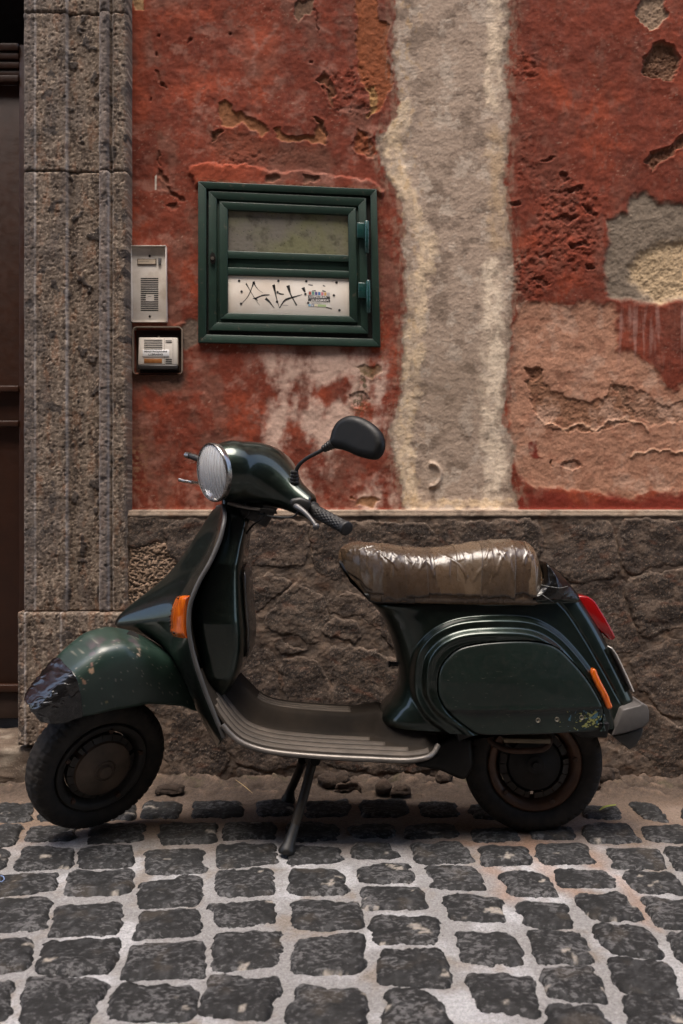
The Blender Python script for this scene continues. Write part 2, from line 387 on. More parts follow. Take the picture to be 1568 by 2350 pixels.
# pale bloom under the hatch, and moss
bl = ss(-.25, .65, fbm(Ug / 60, Vg / 85, 61., 6, .56) + .75 * np.exp(-((Ug - 745) / 120) ** 2 - ((Vg - 900) / 130) ** 2) - .2)
bl *= ss(780, 830, Vg) * ss(540, 640, Ug) * ss(925, 905, Ug)
C = lay(C, c3(216, 184, 168), bl * .95)
bl2 = ss(.1, .7, fbm(Ug / 40, Vg / 60, 66., 5, .6)) * ss(1000, 1120, Vg) * (Ug < 925); C = lay(C, c3(160, 112, 96), bl2 * .7)
C = lay(C, c3(166, 120, 92), ss(-.1, .3, fbm(Ug / 10, Vg / 10, 67., 3)) * np.exp(-((Ug - 312) / 22) ** 2 - ((Vg - 1060) / 60) ** 2))
for x, y, a, b in [(848,850,20,14),(822,925,22,26),(836,880,12,30)]:
    mo = np.exp(-((Ug - x + wu) / a) ** 2 - ((Vg - y + wv) / b) ** 2) * ss(-.3, .3, fbm(Ug / 7, Vg / 7, 71., 3))
    C = lay(C, c3(66, 66, 34), mo * .85)
peel([(800,905),(830,900),(850,915),(835,935),(805,930)], .004, None, lip=.002); peel([(815,836),(870,838),(880,856),(850,870)], .003, c3(140, 116, 84), .6)
peel([(828,1145),(850,1140),(875,1150),(860,1162),(812,1164)], .004, c3(160, 118, 86)); peel([(800,1145),(806,1140),(822,1150)], .003, TAN)
# grey repair round the intercoms
peel([(414,752),(430,735),(450,730),(456,760),(450,790),(425,800),(418,790)], .002, c3(112, 100, 90), .9, lip=0, edge=5)
peel([(298,855),(425,852),(418,890),(370,905),(300,885)], .001, c3(104, 84, 72), .7, lip=0, edge=10, big=.5)
peel([(296,738),(425,742),(425,752),(296,752)], -.003, c3(130, 82, 66), .5, lip=0, edge=3)
# ragged raised lip over the hatch
lipm = ss(9, 0, sdf(Ug + wu * .6, Vg + wv * .9, [(442,388),(480,380),(560,386),(640,400),(700,396),(760,408),(860,424),(874,444),(866,438),(456,420),(440,402)]))
H += .010 * lipm; C = lay(C, ORA, lipm * ss(640, 520, Ug) * .9)
rg = np.exp(-((Vg - (417 + (Ug - 456) * .044)) / 4.5) ** 2) * (Ug > 452) * (Ug < 872)
C = lay(C, c3(150, 104, 80), rg * ss(-.2, .5, fbm(Ug / 9, Vg / 9, 77., 3))); 
for x0, x1 in [(615, 640), (700, 735)]:
    peel([(x0,398+(x0-456)*.04),(x1,396+(x0-456)*.04),(x1+3,408+(x0-456)*.04),(x0,410+(x0-456)*.04)], .006, c3(120, 84, 68))
# crumbly edge right of the hatch
C = lay(C, c3(140, 100, 76), ss(.0, .5, fbm(Ug / 7, Vg / 7, 79., 3)) * np.exp(-((Ug - (870 + (Vg - 440) * .026)) / 6) ** 2) * (Vg > 430) * (Vg < 830))
C *= np.array([.86, .84, .80])
# the pale rendered strip
SL = crom([(905,-140),(905,0),(905,150),(915,250),(880,300),(865,330),(872,370),(905,430),(920,480),(925,560),(930,640),(925,760),(925,830),(920,900),(905,950),(895,1000),(905,1060),(920,1120),(925,1200)], 4)
SR = crom([(1170,-140),(1170,0),(1170,100),(1165,200),(1175,260),(1165,330),(1160,420),(1170,520),(1175,560),(1185,620),(1175,700),(1170,800),(1165,900),(1155,960),(1175,1000),(1180,1050),(1170,1100),(1185,1130),(1195,1200)], 4)
strip = np.concatenate([SL, SR[::-1]])
ds = sdf(Ug + wu * .7 + wu2 * .25, Vg + wv * .7, strip); ms = ss(5, -5, ds + 5 * n4); mh = ss(12, -14, ds)
g = fbm(Ug / 17, Vg / 13, 83., 3, .5) * .6 + fbm(Ug / 4.3, Vg / 4.3, 84., 2, .6) * .7; gh = fbm(Ug / 60, Vg / 14, 85., 3, .5)
sc_ = np.ones_like(C) * c3(170, 149, 131)
sc_ = lay(sc_, c3(130, 112, 97), ss(.0, .6, fbm(Ug / 70, Vg / 50, 87., 6, .66)) * .9); sc_ = lay(sc_, c3(188, 171, 154), ss(.1, .7, fbm(Ug / 50, Vg / 60, 89., 6, .66)) * .8)
bandL = [(928,240),(900,330),(915,400),(950,480),(985,560),(965,640),(948,800),(945,900),(925,1000),(930,1100),(950,1150)]
bandR = [(1140,-100),(1135,60),(1130,230)]; bandR2 = [(1128,620),(1135,800),(1128,950),(1140,1060),(1130,1150)]
for pts, wd, cc in ((bandL, 20, c3(226, 200, 166)), (bandR, 18, c3(228, 206, 178)), (bandR2, 23, c3(236, 216, 190)), ([(930,1148),(1060,1158),(1170,1150)], 10, c3(206, 178, 142)), ([(1140,300),(1140,560)], 20, c3(186, 158, 126))):
    d = dline(Ug + wu * 2, Vg + wv * 2, pts); m = ss(wd * 1.5, wd * .45, d) * (.35 + .65 * ss(-.5, .3, fbm(Ug / 24, Vg / 50, 91., 4)))
    sc_ = lay(sc_, cc, m * .72); H += .0025 * m * ms
sc_ = lay(sc_, c3(196, 158, 104), ss(.2, .7, fbm(Ug / 16, Vg / 22, 93., 4)) * ss(1000, 930, Ug) * .35)
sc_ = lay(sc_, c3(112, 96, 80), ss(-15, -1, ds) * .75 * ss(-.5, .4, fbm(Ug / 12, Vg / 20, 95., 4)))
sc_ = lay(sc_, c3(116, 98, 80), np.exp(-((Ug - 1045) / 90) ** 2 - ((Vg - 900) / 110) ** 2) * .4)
sc_ *= (1 + .10 * g + .06 * gh)[..., None]
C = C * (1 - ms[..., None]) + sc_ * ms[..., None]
H = H * (1 - mh) + mh * (-.003 - .004 * ss(-30, -60, ds) + g * .0010 + gh * .0003 + .002 * np.exp(-((ds + 12) / 9) ** 2) + .25 * H)
# grey feathered margin outside the strip
mg = ss(34, 2, ds) * (1 - ms) * ss(-.25, .45, fbm(Ug / 14, Vg / 34, 97., 5, .6)) ; C = lay(C, c3(138, 106, 88), mg * .85)
k = near([(940,1060),(1020,1130)], 10); d = np.abs(np.sqrt(((Ug - 990) / 22) ** 2 + ((Vg - 1090) / 26) ** 2) - 1); H += .008 * np.exp(-(d / .18) ** 2) * (Ug > 985) * k
H += .012 * np.exp(-((Vg - 1176) / 6) ** 2)                        # run-off lip where the wall meets the stone base
C = lay(C, c3(186, 168, 152), ss(1170, 1174, Vg + wv * .3))
# pale drips of paint
C = lay(C, c3(214, 204, 190), ss(2.2, 1.2, dline(Ug, Vg, [(358,404),(357,420),(357,434)])))
# room for the hatch and the two intercoms
for q in ([(462,426),(860,442),(868,792),(462,782)], [(306,571),(381,571),(383,736),(306,736)], [(309,754),(417,754),(417,854),(309,854)]):
    m = ss(1.5, -1.5, sdf(Ug, Vg, q)); H = H * (1 - m) - .03 * m
kx = (YR - CAMY) / FPX
P = np.stack([(Ug - 784) * kx, YR - H, EYE - (Vg - 1150) * kx], -1)
wall = root('plaster_wall', (0.3, YR, 0), 'peeling red plastered house wall with a pale rendered strip, above the dark stone base', 'wall')
put('plaster', grid('plaster', P, flip=True, col=C), m_plaster, wall)
# the same wall beyond the framed part, plainer
m_plain = M('plain_plaster'); nn = m_plain.noise(2.2, 8, .6)
m_plain.p(base=m_plain.ramp(nn, (.3, c(110, 58, 44)), (.5, c(130, 52, 34)), (.7, c(150, 70, 46))), rough=.9); m_plain.bump(m_plain.noise(30, 6, .7), .5, .01)
x0, x1 = P[0, 0, 0], P[0, -1, 0]; zt = P[0, 0, 2]
b = MB(); b.box((x0, YR, zt), (x1, YR + .3, 9)); b.box((x1, YR, .87), (6, YR + .3, 9)); b.box((x0, YR + .05, .0), (x1, YR + .3, zt)); b.box((-6, YR, 2.9), (x0, YR + .3, 9)); b.box((-6, YR, 0), (-2.2, YR + .3, 2.9))
put('wall_core', b.mesh('wall_core'), m_plain.m, wall)

# ------------------------------------------------------------------ rubble base of the wall
m_stone = attrmat('volcanic_stone', gain=.78, rough=.85, fine=300, st=.65, dist=.005, var=.4, grit=85, speck=(210, .62, c(168, 150, 132), .5))
m_mort = attrmat('dirty_mortar', gain=.78, rough=.95, fine=340, st=.6, dist=.005, var=.3, grit=60)
DU = 2.5
uu = np.arange(270, 1700, DU); vv = np.arange(1172, 1846, DU); Ud, Vd = np.meshgrid(uu, vv)
kd = (YD - CAMY) / FPX
du_ = fbm(Ud / 30, Vd / 30, 1.7, 4) * 7; dv_ = fbm(Ud / 30, Vd / 30, 6.1, 4) * 7
rough_ = fbm(Ud / 24 + .4 * Vd / 26, Vd / 19, 2.9, 5, .62)
Hm = fbm(Ud / 70, Vd / 70, 3.7, 4) * .0035 + rough_ * .0014 + fbm(Ud / 7, Vd / 7, 4.4, 3, .6) * .0009
Hm = Hm * ss(1176, 1200, Vd) + .004 * np.exp(-((Vd - 1183) / 5) ** 2)
Cm = np.ones(Ud.shape + (3,)) * c3(104, 90, 79)
Cm = lay(Cm, c3(88, 73, 62), ss(-.2, .6, fbm(Ud / 60, Vd / 50, 5.1, 5, .6))); Cm = lay(Cm, c3(130, 108, 90), ss(.15, .8, fbm(Ud / 28, Vd / 22, 7.2, 5, .6)) * .8)
Cm *= (1 + .2 * fbm(Ud / 6, Vd / 6, 8.8, 3))[..., None]
Cm = lay(Cm, c3(170, 150, 130), ss(1186, 1180, Vd + dv_ * .4) * .8)
Cm = lay(Cm, c3(120, 84, 62), ss(.2, .8, fbm(Ud / 45, Vd / 30, 15.2, 4)) * .4)
def smear(U_, V_, C_):
    q = ss(-.05, .7, fbm(U_ / 48 + V_ / 90, V_ / 34, 70., 6, .64) + .35 * np.exp(-((U_ - 690) / 150) ** 2 - ((V_ - 1430) / 120) ** 2))
    C_ = lay(C_, c3(134, 114, 98), q * .6); dk = ss(.2, .6, fbm(U_ / 60, V_ / 40, 75., 5, .62)); C_ = lay(C_, c3(56, 46, 40), dk * .5)
    return lay(C_, c3(176, 158, 142), np.exp(-((fbm(U_ / 40, V_ / 30, 81., 4, .6)) / .022) ** 2) * ss(.1, .4, fbm(U_ / 90, V_ / 70, 83., 3)) * .6)
Cm = smear(Ud, Vd, Cm)
base = root('stone_wall_base', (0.3, YD, 0), 'dark rubble stone base of the wall smeared with mortar, behind the scooter', 'wall base')
Pm = np.stack([(Ud - 784) * kd, YD - Hm, EYE - (Vd - 1150) * kd], -1)
top = Pm[:1].copy(); top[..., 1] = YR + .01; top[..., 2] += .004
Pm2 = np.concatenate([top, Pm]); Cm2 = np.concatenate([Cm[:1], Cm])
put('mortar', grid('mortar', Pm2, flip=True, col=Cm2), m_mort, base)
stones = [
 [(560,1195),(701,1198),(710,1229),(703,1284),(682,1301),(624,1305),(569,1301),(545,1263)],
 [(716,1208),(800,1195),(905,1198),(985,1205),(990,1260),(800,1336),(740,1325),(718,1285)],
 [(566,1339),(603,1320),(648,1325),(667,1339),(634,1368),(605,1395),(572,1425),(545,1400)],
 [(629,1388),(682,1338),(745,1376),(756,1407),(744,1450),(725,1482),(667,1458),(636,1457),(605,1428)],
 [(768,1368),(823,1363),(872,1400),(930,1480),(920,1500),(895,1482),(835,1421),(758,1409)],
 [(741,1450),(761,1418),(816,1425),(832,1455),(821,1473),(783,1469)],
 [(629,1464),(672,1481),(706,1491),(653,1505),(636,1490)],
 [(752,1492),(800,1480),(870,1498),(930,1530),(930,1600),(880,1632),(766,1632),(756,1560)],
 [(651,1516),(727,1512),(752,1566),(750,1640),(667,1640),(650,1566)],
 [(500,1480),(567,1468),(619,1488),(640,1546),(635,1640),(520,1640),(480,1560)],
 [(292,1192),(400,1192),(382,1232),(323,1253),(292,1258)],
 [(392,1200),(540,1194),(530,1300),(480,1330),(420,1300),(395,1282),(382,1236)],
 [(1000,1200),(1130,1196),(1230,1198),(1235,1290),(1100,1300),(1010,1262)],
 [(1250,1200),(1300,1194),(1400,1200),(1418,1290),(1412,1318),(1330,1340),(1262,1300)],
 [(1430,1196),(1530,1194),(1700,1200),(1700,1285),(1530,1298),(1434,1312)],
 [(1436,1330),(1537,1310),(1700,1300),(1700,1425),(1545,1445),(1480,1468),(1450,1400)],
 [(1300,1350),(1425,1330),(1440,1395),(1468,1478),(1430,1500),(1360,1480)],
 [(1448,1520),(1545,1465),(1700,1450),(1700,1620),(1560,1650),(1492,1610)],
 [(1380,1640),(1490,1620),(1560,1664),(1700,1640),(1700,1815),(1480,1812),(1385,1790)],
 [(392,1640),(505,1650),(524,1720),(500,1785),(392,1780)],
 [(535,1680),(690,1660),(720,1740),(640,1768),(540,1752)],
 [(735,1660),(890,1655),(1000,1700),(1000,1760),(860,1775),(740,1750)],
 [(1010,1640),(1100,1640),(1360,1660),(1370,1780),(1180,1800),(1020,1780)],
 [(300,1440),(420,1420),(520,1440),(470,1620),(320,1620)],
 [(545,1762),(600,1775),(640,1785),(560,1800)],[(860,1790),(960,1775),(1010,1792),(980,1812),(880,1812)],
]
for si, poly in enumerate(stones):
    p = crom(poly, 3, True); a0, a1 = p[:, 0].min() - 8, p[:, 0].max() + 8; b0, b1 = p[:, 1].min() - 8, min(1842, p[:, 1].max() + 8)
    iu = np.where((uu >= a0) & (uu <= a1))[0]; iv = np.where((vv >= b0) & (vv <= b1))[0]
    U_, V_ = Ud[np.ix_(iv, iu)], Vd[np.ix_(iv, iu)]
    d = sdf(U_ + du_[np.ix_(iv, iu)], V_ + dv_[np.ix_(iv, iu)], p)
    ang = rng.uniform(-.6, .6); ca, sa = math.cos(ang), math.sin(ang)
    ru = U_ * ca + V_ * sa; rv = -U_ * sa + V_ * ca
    rr = fbm(ru / 34, rv / 24, si * 3.3, 5, .6); fac = pn(ru / 55, rv / 40, si + .5)
    h = Hm[np.ix_(iv, iu)] * .3 + .0018 * ss(0, -5, d) - .006 * ss(-1, 3, d) + ((U_ - U_.mean()) * rng.uniform(-1, 1) + (V_ - V_.mean()) * rng.uniform(-1, 1)) * .00004 + rr * .0014 * ss(0, -10, d) + .0032 * fac * ss(0, -20, d) + fbm(U_ / 6, V_ / 6, si, 3, .6) * .0012 + .0015
    t = rng.uniform(-1, 1); bc = c3(70, 60, 53) * (1 + .2 * t) * np.array([1 + .04 * rng.uniform(-1, 1), 1, 1])
    Cs = np.ones(U_.shape + (3,)) * bc
    Cs = lay(Cs, bc * .74, ss(0, .6, rr)); Cs = lay(Cs, c3(112, 96, 84), ss(.1, .7, fbm(ru / 12, rv / 8, si + 9., 5, .7)) * .5); Cs = lay(Cs, c3(150, 122, 102), ss(.42, .6, fbm(ru / 3.6, rv / 3.2, si + 4., 2, .6)) * .6)
    Cs = lay(Cs, c3(112, 95, 81), ss(-9, 0, d) * .55)
    Cs = lay(Cs, c3(110, 70, 50), ss(.3, .8, fbm(ru / 50, rv / 20, si + 19., 3)) * .5)
    Cs = smear(U_, V_, Cs); keep = d < 4
    V3 = np.stack([(U_ - 784) * kd, YD - h, EYE - (V_ - 1150) * kd], -1); n_ = U_.shape[1]
    F = gridF(*U_.shape)[:, ::-1]; F = F[keep.ravel()[F].all(1)]
    us = np.unique(F); re = np.zeros(U_.size, int); re[us] = np.arange(len(us))
    put('stone', mesh('stone', V3.reshape(-1, 3)[us], re[F], col=Cs.reshape(-1, 3)[us]), m_stone, base)
# mottled pale plaster remnant left of the scooter's shield
pp = crom([(300,1262),(335,1250),(372,1240),(400,1262),(402,1305),(372,1345),(340,1372),(300,1390),(294,1320)], 4, True)
iu = np.where((uu > 286) & (uu < 412))[0]; iv = np.where((vv > 1232) & (vv < 1398))[0]; U_, V_ = Ud[np.ix_(iv, iu)], Vd[np.ix_(iv, iu)]
d = sdf(U_ + du_[np.ix_(iv, iu)], V_ + dv_[np.ix_(iv, iu)], pp); hole = ss(.14, .3, fbm(U_ / 9, V_ / 5, 4., 5, .65))
h = Hm[np.ix_(iv, iu)] + .0022 - .012 * ss(-1, 2, d) - .006 * hole; keep = (d < 3)
F = gridF(*U_.shape)[:, ::-1]; F = F[keep.ravel()[F].all(1)]; us = np.unique(F); re = np.zeros(U_.size, int); re[us] = np.arange(len(us))
V3 = np.stack([(U_ - 784) * kd, YD - h, EYE - (V_ - 1150) * kd], -1)
put('plaster_remnant', mesh('plaster_remnant', V3.reshape(-1, 3)[us], re[F], col=(np.ones((U_.size, 3)) * c3(158, 132, 110) * (1 + .2 * fbm(U_ / 9, V_ / 9, 3.).reshape(-1, 1)))[us]), m_mort, base, label='mottled pale plaster left on the stone base')
b = MB(); b.box((Pm[0, -1, 0] - .005, YD + .01, -.05), (6, YR + .2, .875)); b.box((-.75, YD + .03, -.05), (Pm[0, -1, 0], YR + .2, .87))
put('base_core', b.mesh('base_core'), simple('plain_stone', c(92, 76, 64), .9, bump=.6, bs=40), base)

# ------------------------------------------------------------------ stone door surround (four dressed blocks)
m_jamb = attrmat('dressed_lava_stone', gain=.88, rough=.88, fine=330, st=.5, dist=.004, var=.24, grit=90, speck=(170, .62, c(184, 168, 150), .35))
def jamb(name, v0, v1, prof, y0, label, ul=None, seed=0., el=(0, 0), bot=4):
    """prof: list of (u, relief mm) across the face"""
    pu = np.array([p[0] for p in prof], float); ph = np.array([p[1] for p in prof], float)
    us_ = np.arange(pu[0], pu[-1] + 1.2, 2.2); vs_ = np.arange(v0, v1 + 1, 2.4); U_, V_ = np.meshgrid(us_, vs_)
    k = (y0 - CAMY) / FPX
    wl = fbm(V_ / 40, 0 * V_, seed, 3) * 2.0
    h = np.interp(U_ + wl * .6, pu, ph) * .001
    r = fbm(U_ / 16, V_ / 11, seed + 1, 5, .62); h += r * .0009 + fbm(U_ / 4.5, V_ / 4.5, seed + 12, 2) * .0009 + fbm(U_ / 60, V_ / 90, seed + 2, 3) * .004
    pit = ss(.35, .7, fbm(U_ / 9, V_ / 7, seed + 3, 4, .6)); h -= pit * .0028
    ed = np.minimum(V_ - v0, v1 - V_); en = ed + fbm(U_ / 9, V_ * 0, seed + 4, 3) * 4; h -= .005 * np.exp(-(np.maximum(en, 0) / 2.2) ** 2)
    Cc = np.ones(U_.shape + (3,)) * c3(116, 101, 88)
    Cc = lay(Cc, c3(74, 62, 54), ss(-.1, .5, fbm(U_ / 30, V_ / 75, seed + 5, 5, .62)) * .9); Cc = lay(Cc, c3(134, 100, 78), ss(.1, .7, fbm(U_ / 20, V_ / 55, seed + 6, 5, .6)) * .6)
    Cc = lay(Cc, c3(168, 150, 132), ss(.12, .5, fbm(U_ / 8, V_ / 8, seed + 7, 4, .7)) * .75)
    blot = ss(.46, .52, fbm(U_ / 34, V_ / 40, seed + 8, 3, .45)); Cc = lay(Cc, c3(62, 55, 52), blot * .9); h = h * (1 - blot * .25)
    gr = np.zeros_like(U_)
    for x in ul or []: gr = np.maximum(gr, np.exp(-((U_ - x + wl * .6) / 2.0) ** 2) * (.6 + .4 * ss(-.3, .3, fbm(V_ / 25, 0 * V_, seed + x, 3))))
    Cc = lay(Cc, c3(190, 180, 174), gr * .85)
    if len(prof) > 8:
        sm = ((U_ > 229) & (U_ < 252)) * 1.; Cc = lay(Cc, c3(120, 110, 106), sm * .55); sm = (U_ < 80) * 1.; Cc = lay(Cc, c3(98, 92, 90), sm * .5)
    Cc = lay(Cc, c3(70, 60, 52), np.exp(-(np.maximum(en, 0) / 2.0) ** 2) * .5 * (ed < 12)); Cc = lay(Cc, c3(98, 88, 82), ss(.0, .7, fbm(U_ / 60, V_ / 160, seed + 15, 5, .6)) * .6)
    Cc *= (1 + .24 * fbm(U_ / 4.5, V_ / 4.5, seed + 9, 3))[..., None]
    X = (U_ - 784) * k; 
    if el[1]: X = X - .001 * el[1] * (ss(el[0], v0 - 20, V_) ** 2) * ss(140, 55, U_)
    P_ = np.stack([X, y0 - h, EYE - (V_ - 1150) * k], -1)
    L = P_[:, :1].copy(); L[..., 1] = .64; R = P_[:, -1:].copy(); R[..., 1] = YR + .03
    P_ = np.concatenate([L, P_, R], 1); Cc = np.concatenate([Cc[:, :1], Cc, Cc[:, -1:]], 1)
    T = P_[:1].copy(); T[..., 1] = np.maximum(T[..., 1], YR + .02); B = P_[-1:].copy(); B[..., 1] = np.maximum(B[..., 1], YR + .02)
    P_ = np.concatenate([T, P_, B]); Cc = np.concatenate([Cc[:1], Cc, Cc[-1:]])
    put(name, grid(name, P_, flip=True, col=Cc), m_jamb, jroot)
jroot = root('stone_door_surround', (-1.0, YP, 0), 'moulded grey stone door surround left of the red wall, on a wider plinth', 'door surround')
prof = [(54,-6),(57,0),(79,4),(82,0),(150,2),(152.5,1),(155,-14),(226,-14),(229,8),(236,13),(246,13),(250,8),(252,-12),(257,-12),(259,0),(286,0),(291,-12)]
jamb('block', -140, 27.6, prof, YP, '', [81, 152.5, 229, 258], 11., (70, 14))
jamb('block', 28.4, 391.8, prof, YP, '', [81, 152.5, 229, 258], 23., (60, 8))
jamb('block', 393, 1404.6, prof, YP, '', [81, 152.5, 229, 250, 258], 37.)
jamb('block', 1406, 1712, [(38,-14),(42,0),(60,3),(62,0),(270,0),(300,0)], YP - .022, '', [58, 140], 51.)
b = MB(); b.box((-1.0, YP + .03, 0), (-.70, .62, 3.0)); put('surround_core', b.mesh('surround_core'), simple('dark_stone', c(80, 68, 58), .9), jroot)

# brown metal door in its opening
m_door = simple('brown_door_paint', c(54, 30, 18), .42, var=.1, spec=.4, bump=.15, bs=60)
YO = .63; PY = YO
door = root('brown_door', (-1.3, YO, .14), 'dark brown panelled metal door at the left edge, inside the stone surround', 'door')
def slabs(name, items, mat, parent, bv=.002, **kw):
    b = MB()
    for q, y0, y1 in items: b.slab(q, y0, y1)
    o = put(name, fixn(b.mesh(name)), mat, parent, **kw)
    if bv: bevel(o, bv)
    return o
def rect(u0, v0, u1, v1): return [(u0, v0), (u1, v0), (u1, v1), (u0, v1)]
slabs('door_leaf', [(rect(-700, 189, 75, 1652), YO + .02, YO + .06)], m_door, door)
slabs('door_stile', [(rect(44, 102, 75, 1652), YO, YO + .05)], m_door, door)
for a, b_, dy in [(102, 118, 0), (122, 136, .006), (141, 155, .012), (160, 172, .018), (174, 189, .004), (886, 899, .004), (966, 979, .004), (1571, 1588, .004)]:
    slabs('rail', [(rect(-700, a, 43.5, b_), YO + dy - .012, YO + .02 + .0)], m_door, door)
slabs('kick_plate', [(rect(-700, 1590, 43.5, 1650), YO + .008, YO + .02)], simple('worn_door_paint', c(50, 34, 26), .6), door)
b = MB(); b.box((-6, YO + .25, -.1), (-.95, YO + .4, 3.2)); put('hall_backing', b.mesh('hall_backing'), simple('hall_black', (.004, .004, .004), .9), None, label='near-black slab filling the dark opening above the brown door', cat='doorway');  # the opening's darkness is put into this slab's near-black colour
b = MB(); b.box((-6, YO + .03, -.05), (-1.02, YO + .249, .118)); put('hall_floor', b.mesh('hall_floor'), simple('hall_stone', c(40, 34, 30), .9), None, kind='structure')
# threshold
def rockbox(name, lo, hi, res, amp, col, mat, parent, seed, col2=None, **kw):
    """six-sided block with rough faces, subdivided"""
    import bmesh
    b = bmesh.new(); lo = np.array(lo); hi = np.array(hi)
    bmesh.ops.create_cube(b, size=1); me = bpy.data.meshes.new(name)
    L = hi - lo; n = max(2, int(max(L) / res))
    bmesh.ops.subdivide_edges(b, edges=b.edges[:], cuts=n, use_grid_fill=True)
    P_ = np.array([v.co[:] for v in b.verts]); s = (P_ + .5); r = .012 / L
    Q = lo + s * L; cen = (lo + hi) / 2
    inn = np.clip(Q, lo + .02, hi - .02); dd = Q - inn; ln = np.linalg.norm(dd, axis=1)[:, None] + 1e-9; mx = np.abs(dd).max(1)[:, None]
    Q = inn + dd / ln * mx
    nrm = dd / ln; h = fbm(Q[:, 0] * 18, Q[:, 1] * 18, Q[:, 2] * 18 + seed, 5, .6); Q = Q + nrm * (h * amp)[:, None]
    for v, q in zip(b.verts, Q): v.co = q
    for f in b.faces: f.smooth = True
    b.to_mesh(me); b.free()
    cc = np.asarray(col) * (1 + .3 * fbm(Q[:, 0] * 60, Q[:, 1] * 60, Q[:, 2] * 60 + seed, 4))[:, None]
    if col2 is not None: q = ss(.0, .6, fbm(Q[:, 0] * 14, Q[:, 1] * 14, Q[:, 2] * 14 + seed + 4, 4))[:, None]; cc = cc * (1 - q) + np.asarray(col2) * q
    a = me.color_attributes.new('Col', 'FLOAT_COLOR', 'POINT'); q = np.ones((len(Q), 4), np.float32); q[:, :3] = np.clip(cc, 0, 1); a.data.foreach_set('color', q.ravel())
    return put(name, me, mat, parent, **kw)
rockbox('doorstep', (-1.75, .37, -.05), (-.90, .66, .128), .02, .006, c3(96, 82, 70), m_jamb, None, 3., c3(136, 124, 110), label='rough stone step below the brown door, left of the front wheel', cat='step')
PY = YR
# ------------------------------------------------------------------ green meter hatch
def q4(*p): return [(282.2 + x * .4, 401.4 + y * .4) for x, y in p]
m_green = M('green_hatch_paint'); n_ = m_green.noise(22, 6, .65)
gcol = m_green.ramp(n_, (.3, c(24, 44, 35)), (.7, c(31, 55, 43)))
wr = m_green.ramp(m_green.noise(38, 7, .7), (.61, 0.0), (.66, 1.0)); gcol = m_green.mix(m_green.math('MULTIPLY', wr, .5), gcol, c(104, 92, 78))
m_green.p(base=gcol, rough=.42, spec=.5); m_green.bump(m_green.noise(160, 4), .12, .002); m_green = m_green.m
m_grime = simple('grime', c(24, 20, 15), .9)
hatch = root('meter_hatch', tuple(W(664, 790, YR)), 'dark green metal meter hatch with hinged framed door, set in the red plaster', 'hatch')
def ring(name, outer, inner, y0, y1, mat, parent, bv=.0015, **kw):
    obs = []
    for k in range(4):
        j = (k + 1) % 4; q = [outer[k], outer[j], inner[j], inner[k]]
        b = MB(); P_ = [W(u, v, YR) for u, v in q]; f = [(p[0], y0, p[2]) for p in P_]; r = [(p[0], y1, p[2]) for p in P_]
        b.add(f + r, [(3,2,1,0),(4,5,6,7),(0,1,5,4),(1,2,6,5),(2,3,7,6),(3,0,4,7)])
        o = put(name, fixn(b.mesh(name)), mat, parent, **kw); bevel(o, bv); obs.append(o)
    return obs
ring('outer_frame_bar', q4((435,45),(1455,90),(1478,990),(435,965)), q4((482,87),(1420,127),(1432,945),(482,920)), YR - .016, YR + .01, m_green, hatch)
slabs('back_plate', [(q4((470,80),(1430,120),(1440,955),(470,930)), YR - .001, YR + .01)], m_grime, hatch, 0)
ring('door_frame_bar', q4((495,100),(1395,140),(1407,915),(495,895)), q4((541,145),(1350,185),(1365,870),(541,850)), YR - .014, YR - .002, m_green, hatch)
ring('inner_frame_bar', q4((558,162),(1335,197),(1346,852),(560,832)), q4((605,208),(1292,238),(1300,815),(605,797)), YR - .018, YR - .002, m_green, hatch)
ring('groove_bar', q4((540,144),(1351,184),(1366,871),(540,851)), q4((559,163),(1334,198),(1345,851),(561,831)), YR - .006, YR - .0025, m_green, hatch, .0005)
mg_ = M('mossy_glass'); nz = mg_.noise(26, 6, .6); n2_ = mg_.noise(7, 4, .5)
colg = mg_.mix(mg_.ramp(n2_, (.42, 0.), (.6, 1.)), c(120, 118, 90), c(118, 112, 102)); colg = mg_.mix(mg_.ramp(nz, (.52, 0.), (.68, .6)), colg, c(60, 57, 46))
colg = mg_.mix(mg_.ramp(mg_.vor(95), (.08, .8), (.16, 0.)), colg, c(28, 26, 20)); mg_.p(base=colg, rough=.22, spec=.6); mg_.bump(mg_.vor(95), .3, .002)
slabs('window_pane', [(q4((606,209),(1291,239),(1294,466),(606,442)), YR - .006, YR - .002)], mg_.m, hatch, 0, label='mossy wet pane in the upper half of the hatch')
for a in (((604,442),(1295,467),(1297,506),(604,485)), ((604,536),(1298,558),(1299,599),(604,579))):
    slabs('rail', [(q4(*a), YR - .016, YR - .003)], m_green, hatch, .0015)
slabs('rail', [(q4((606,486),(1296,507),(1297,557),(606,535)), YR - .008, YR - .003)], m_green, hatch, .0005)
mw = M('cream_plate'); n_ = mw.noise(5, 5, .6); col_ = mw.mix(mw.ramp(n_, (.45, 0.), (.75, .7)), c(240, 230, 216), c(206, 182, 158))
col_ = mw.mix(mw.ramp(mw.noise(60, 5, .7), (.7, 0.), (.74, .5)), col_, c(120, 80, 56)); mw.p(base=col_, rough=.5)
plate = slabs('cover_plate', [(q4((605,580),(1298,600),(1300,814),(605,796)), YR - .010, YR - .003)], mw.m, hatch, .001, label='cream plate with black marker scribbles and screw holes')
m_blk = simple('black_ink', (.012, .010, .009), .6, var=.02); YF = YR - .0104
def hq(x, y): return (282.2 + x * .4, 401.4 + y * .4)
def disc(b, uv, r, y, n=14):
    p = W(*uv, YR); b.add([(p[0] + r * math.cos(2*math.pi*k/n), y, p[2] + r * math.sin(2*math.pi*k/n)) for k in range(n)], [tuple(range(n))])
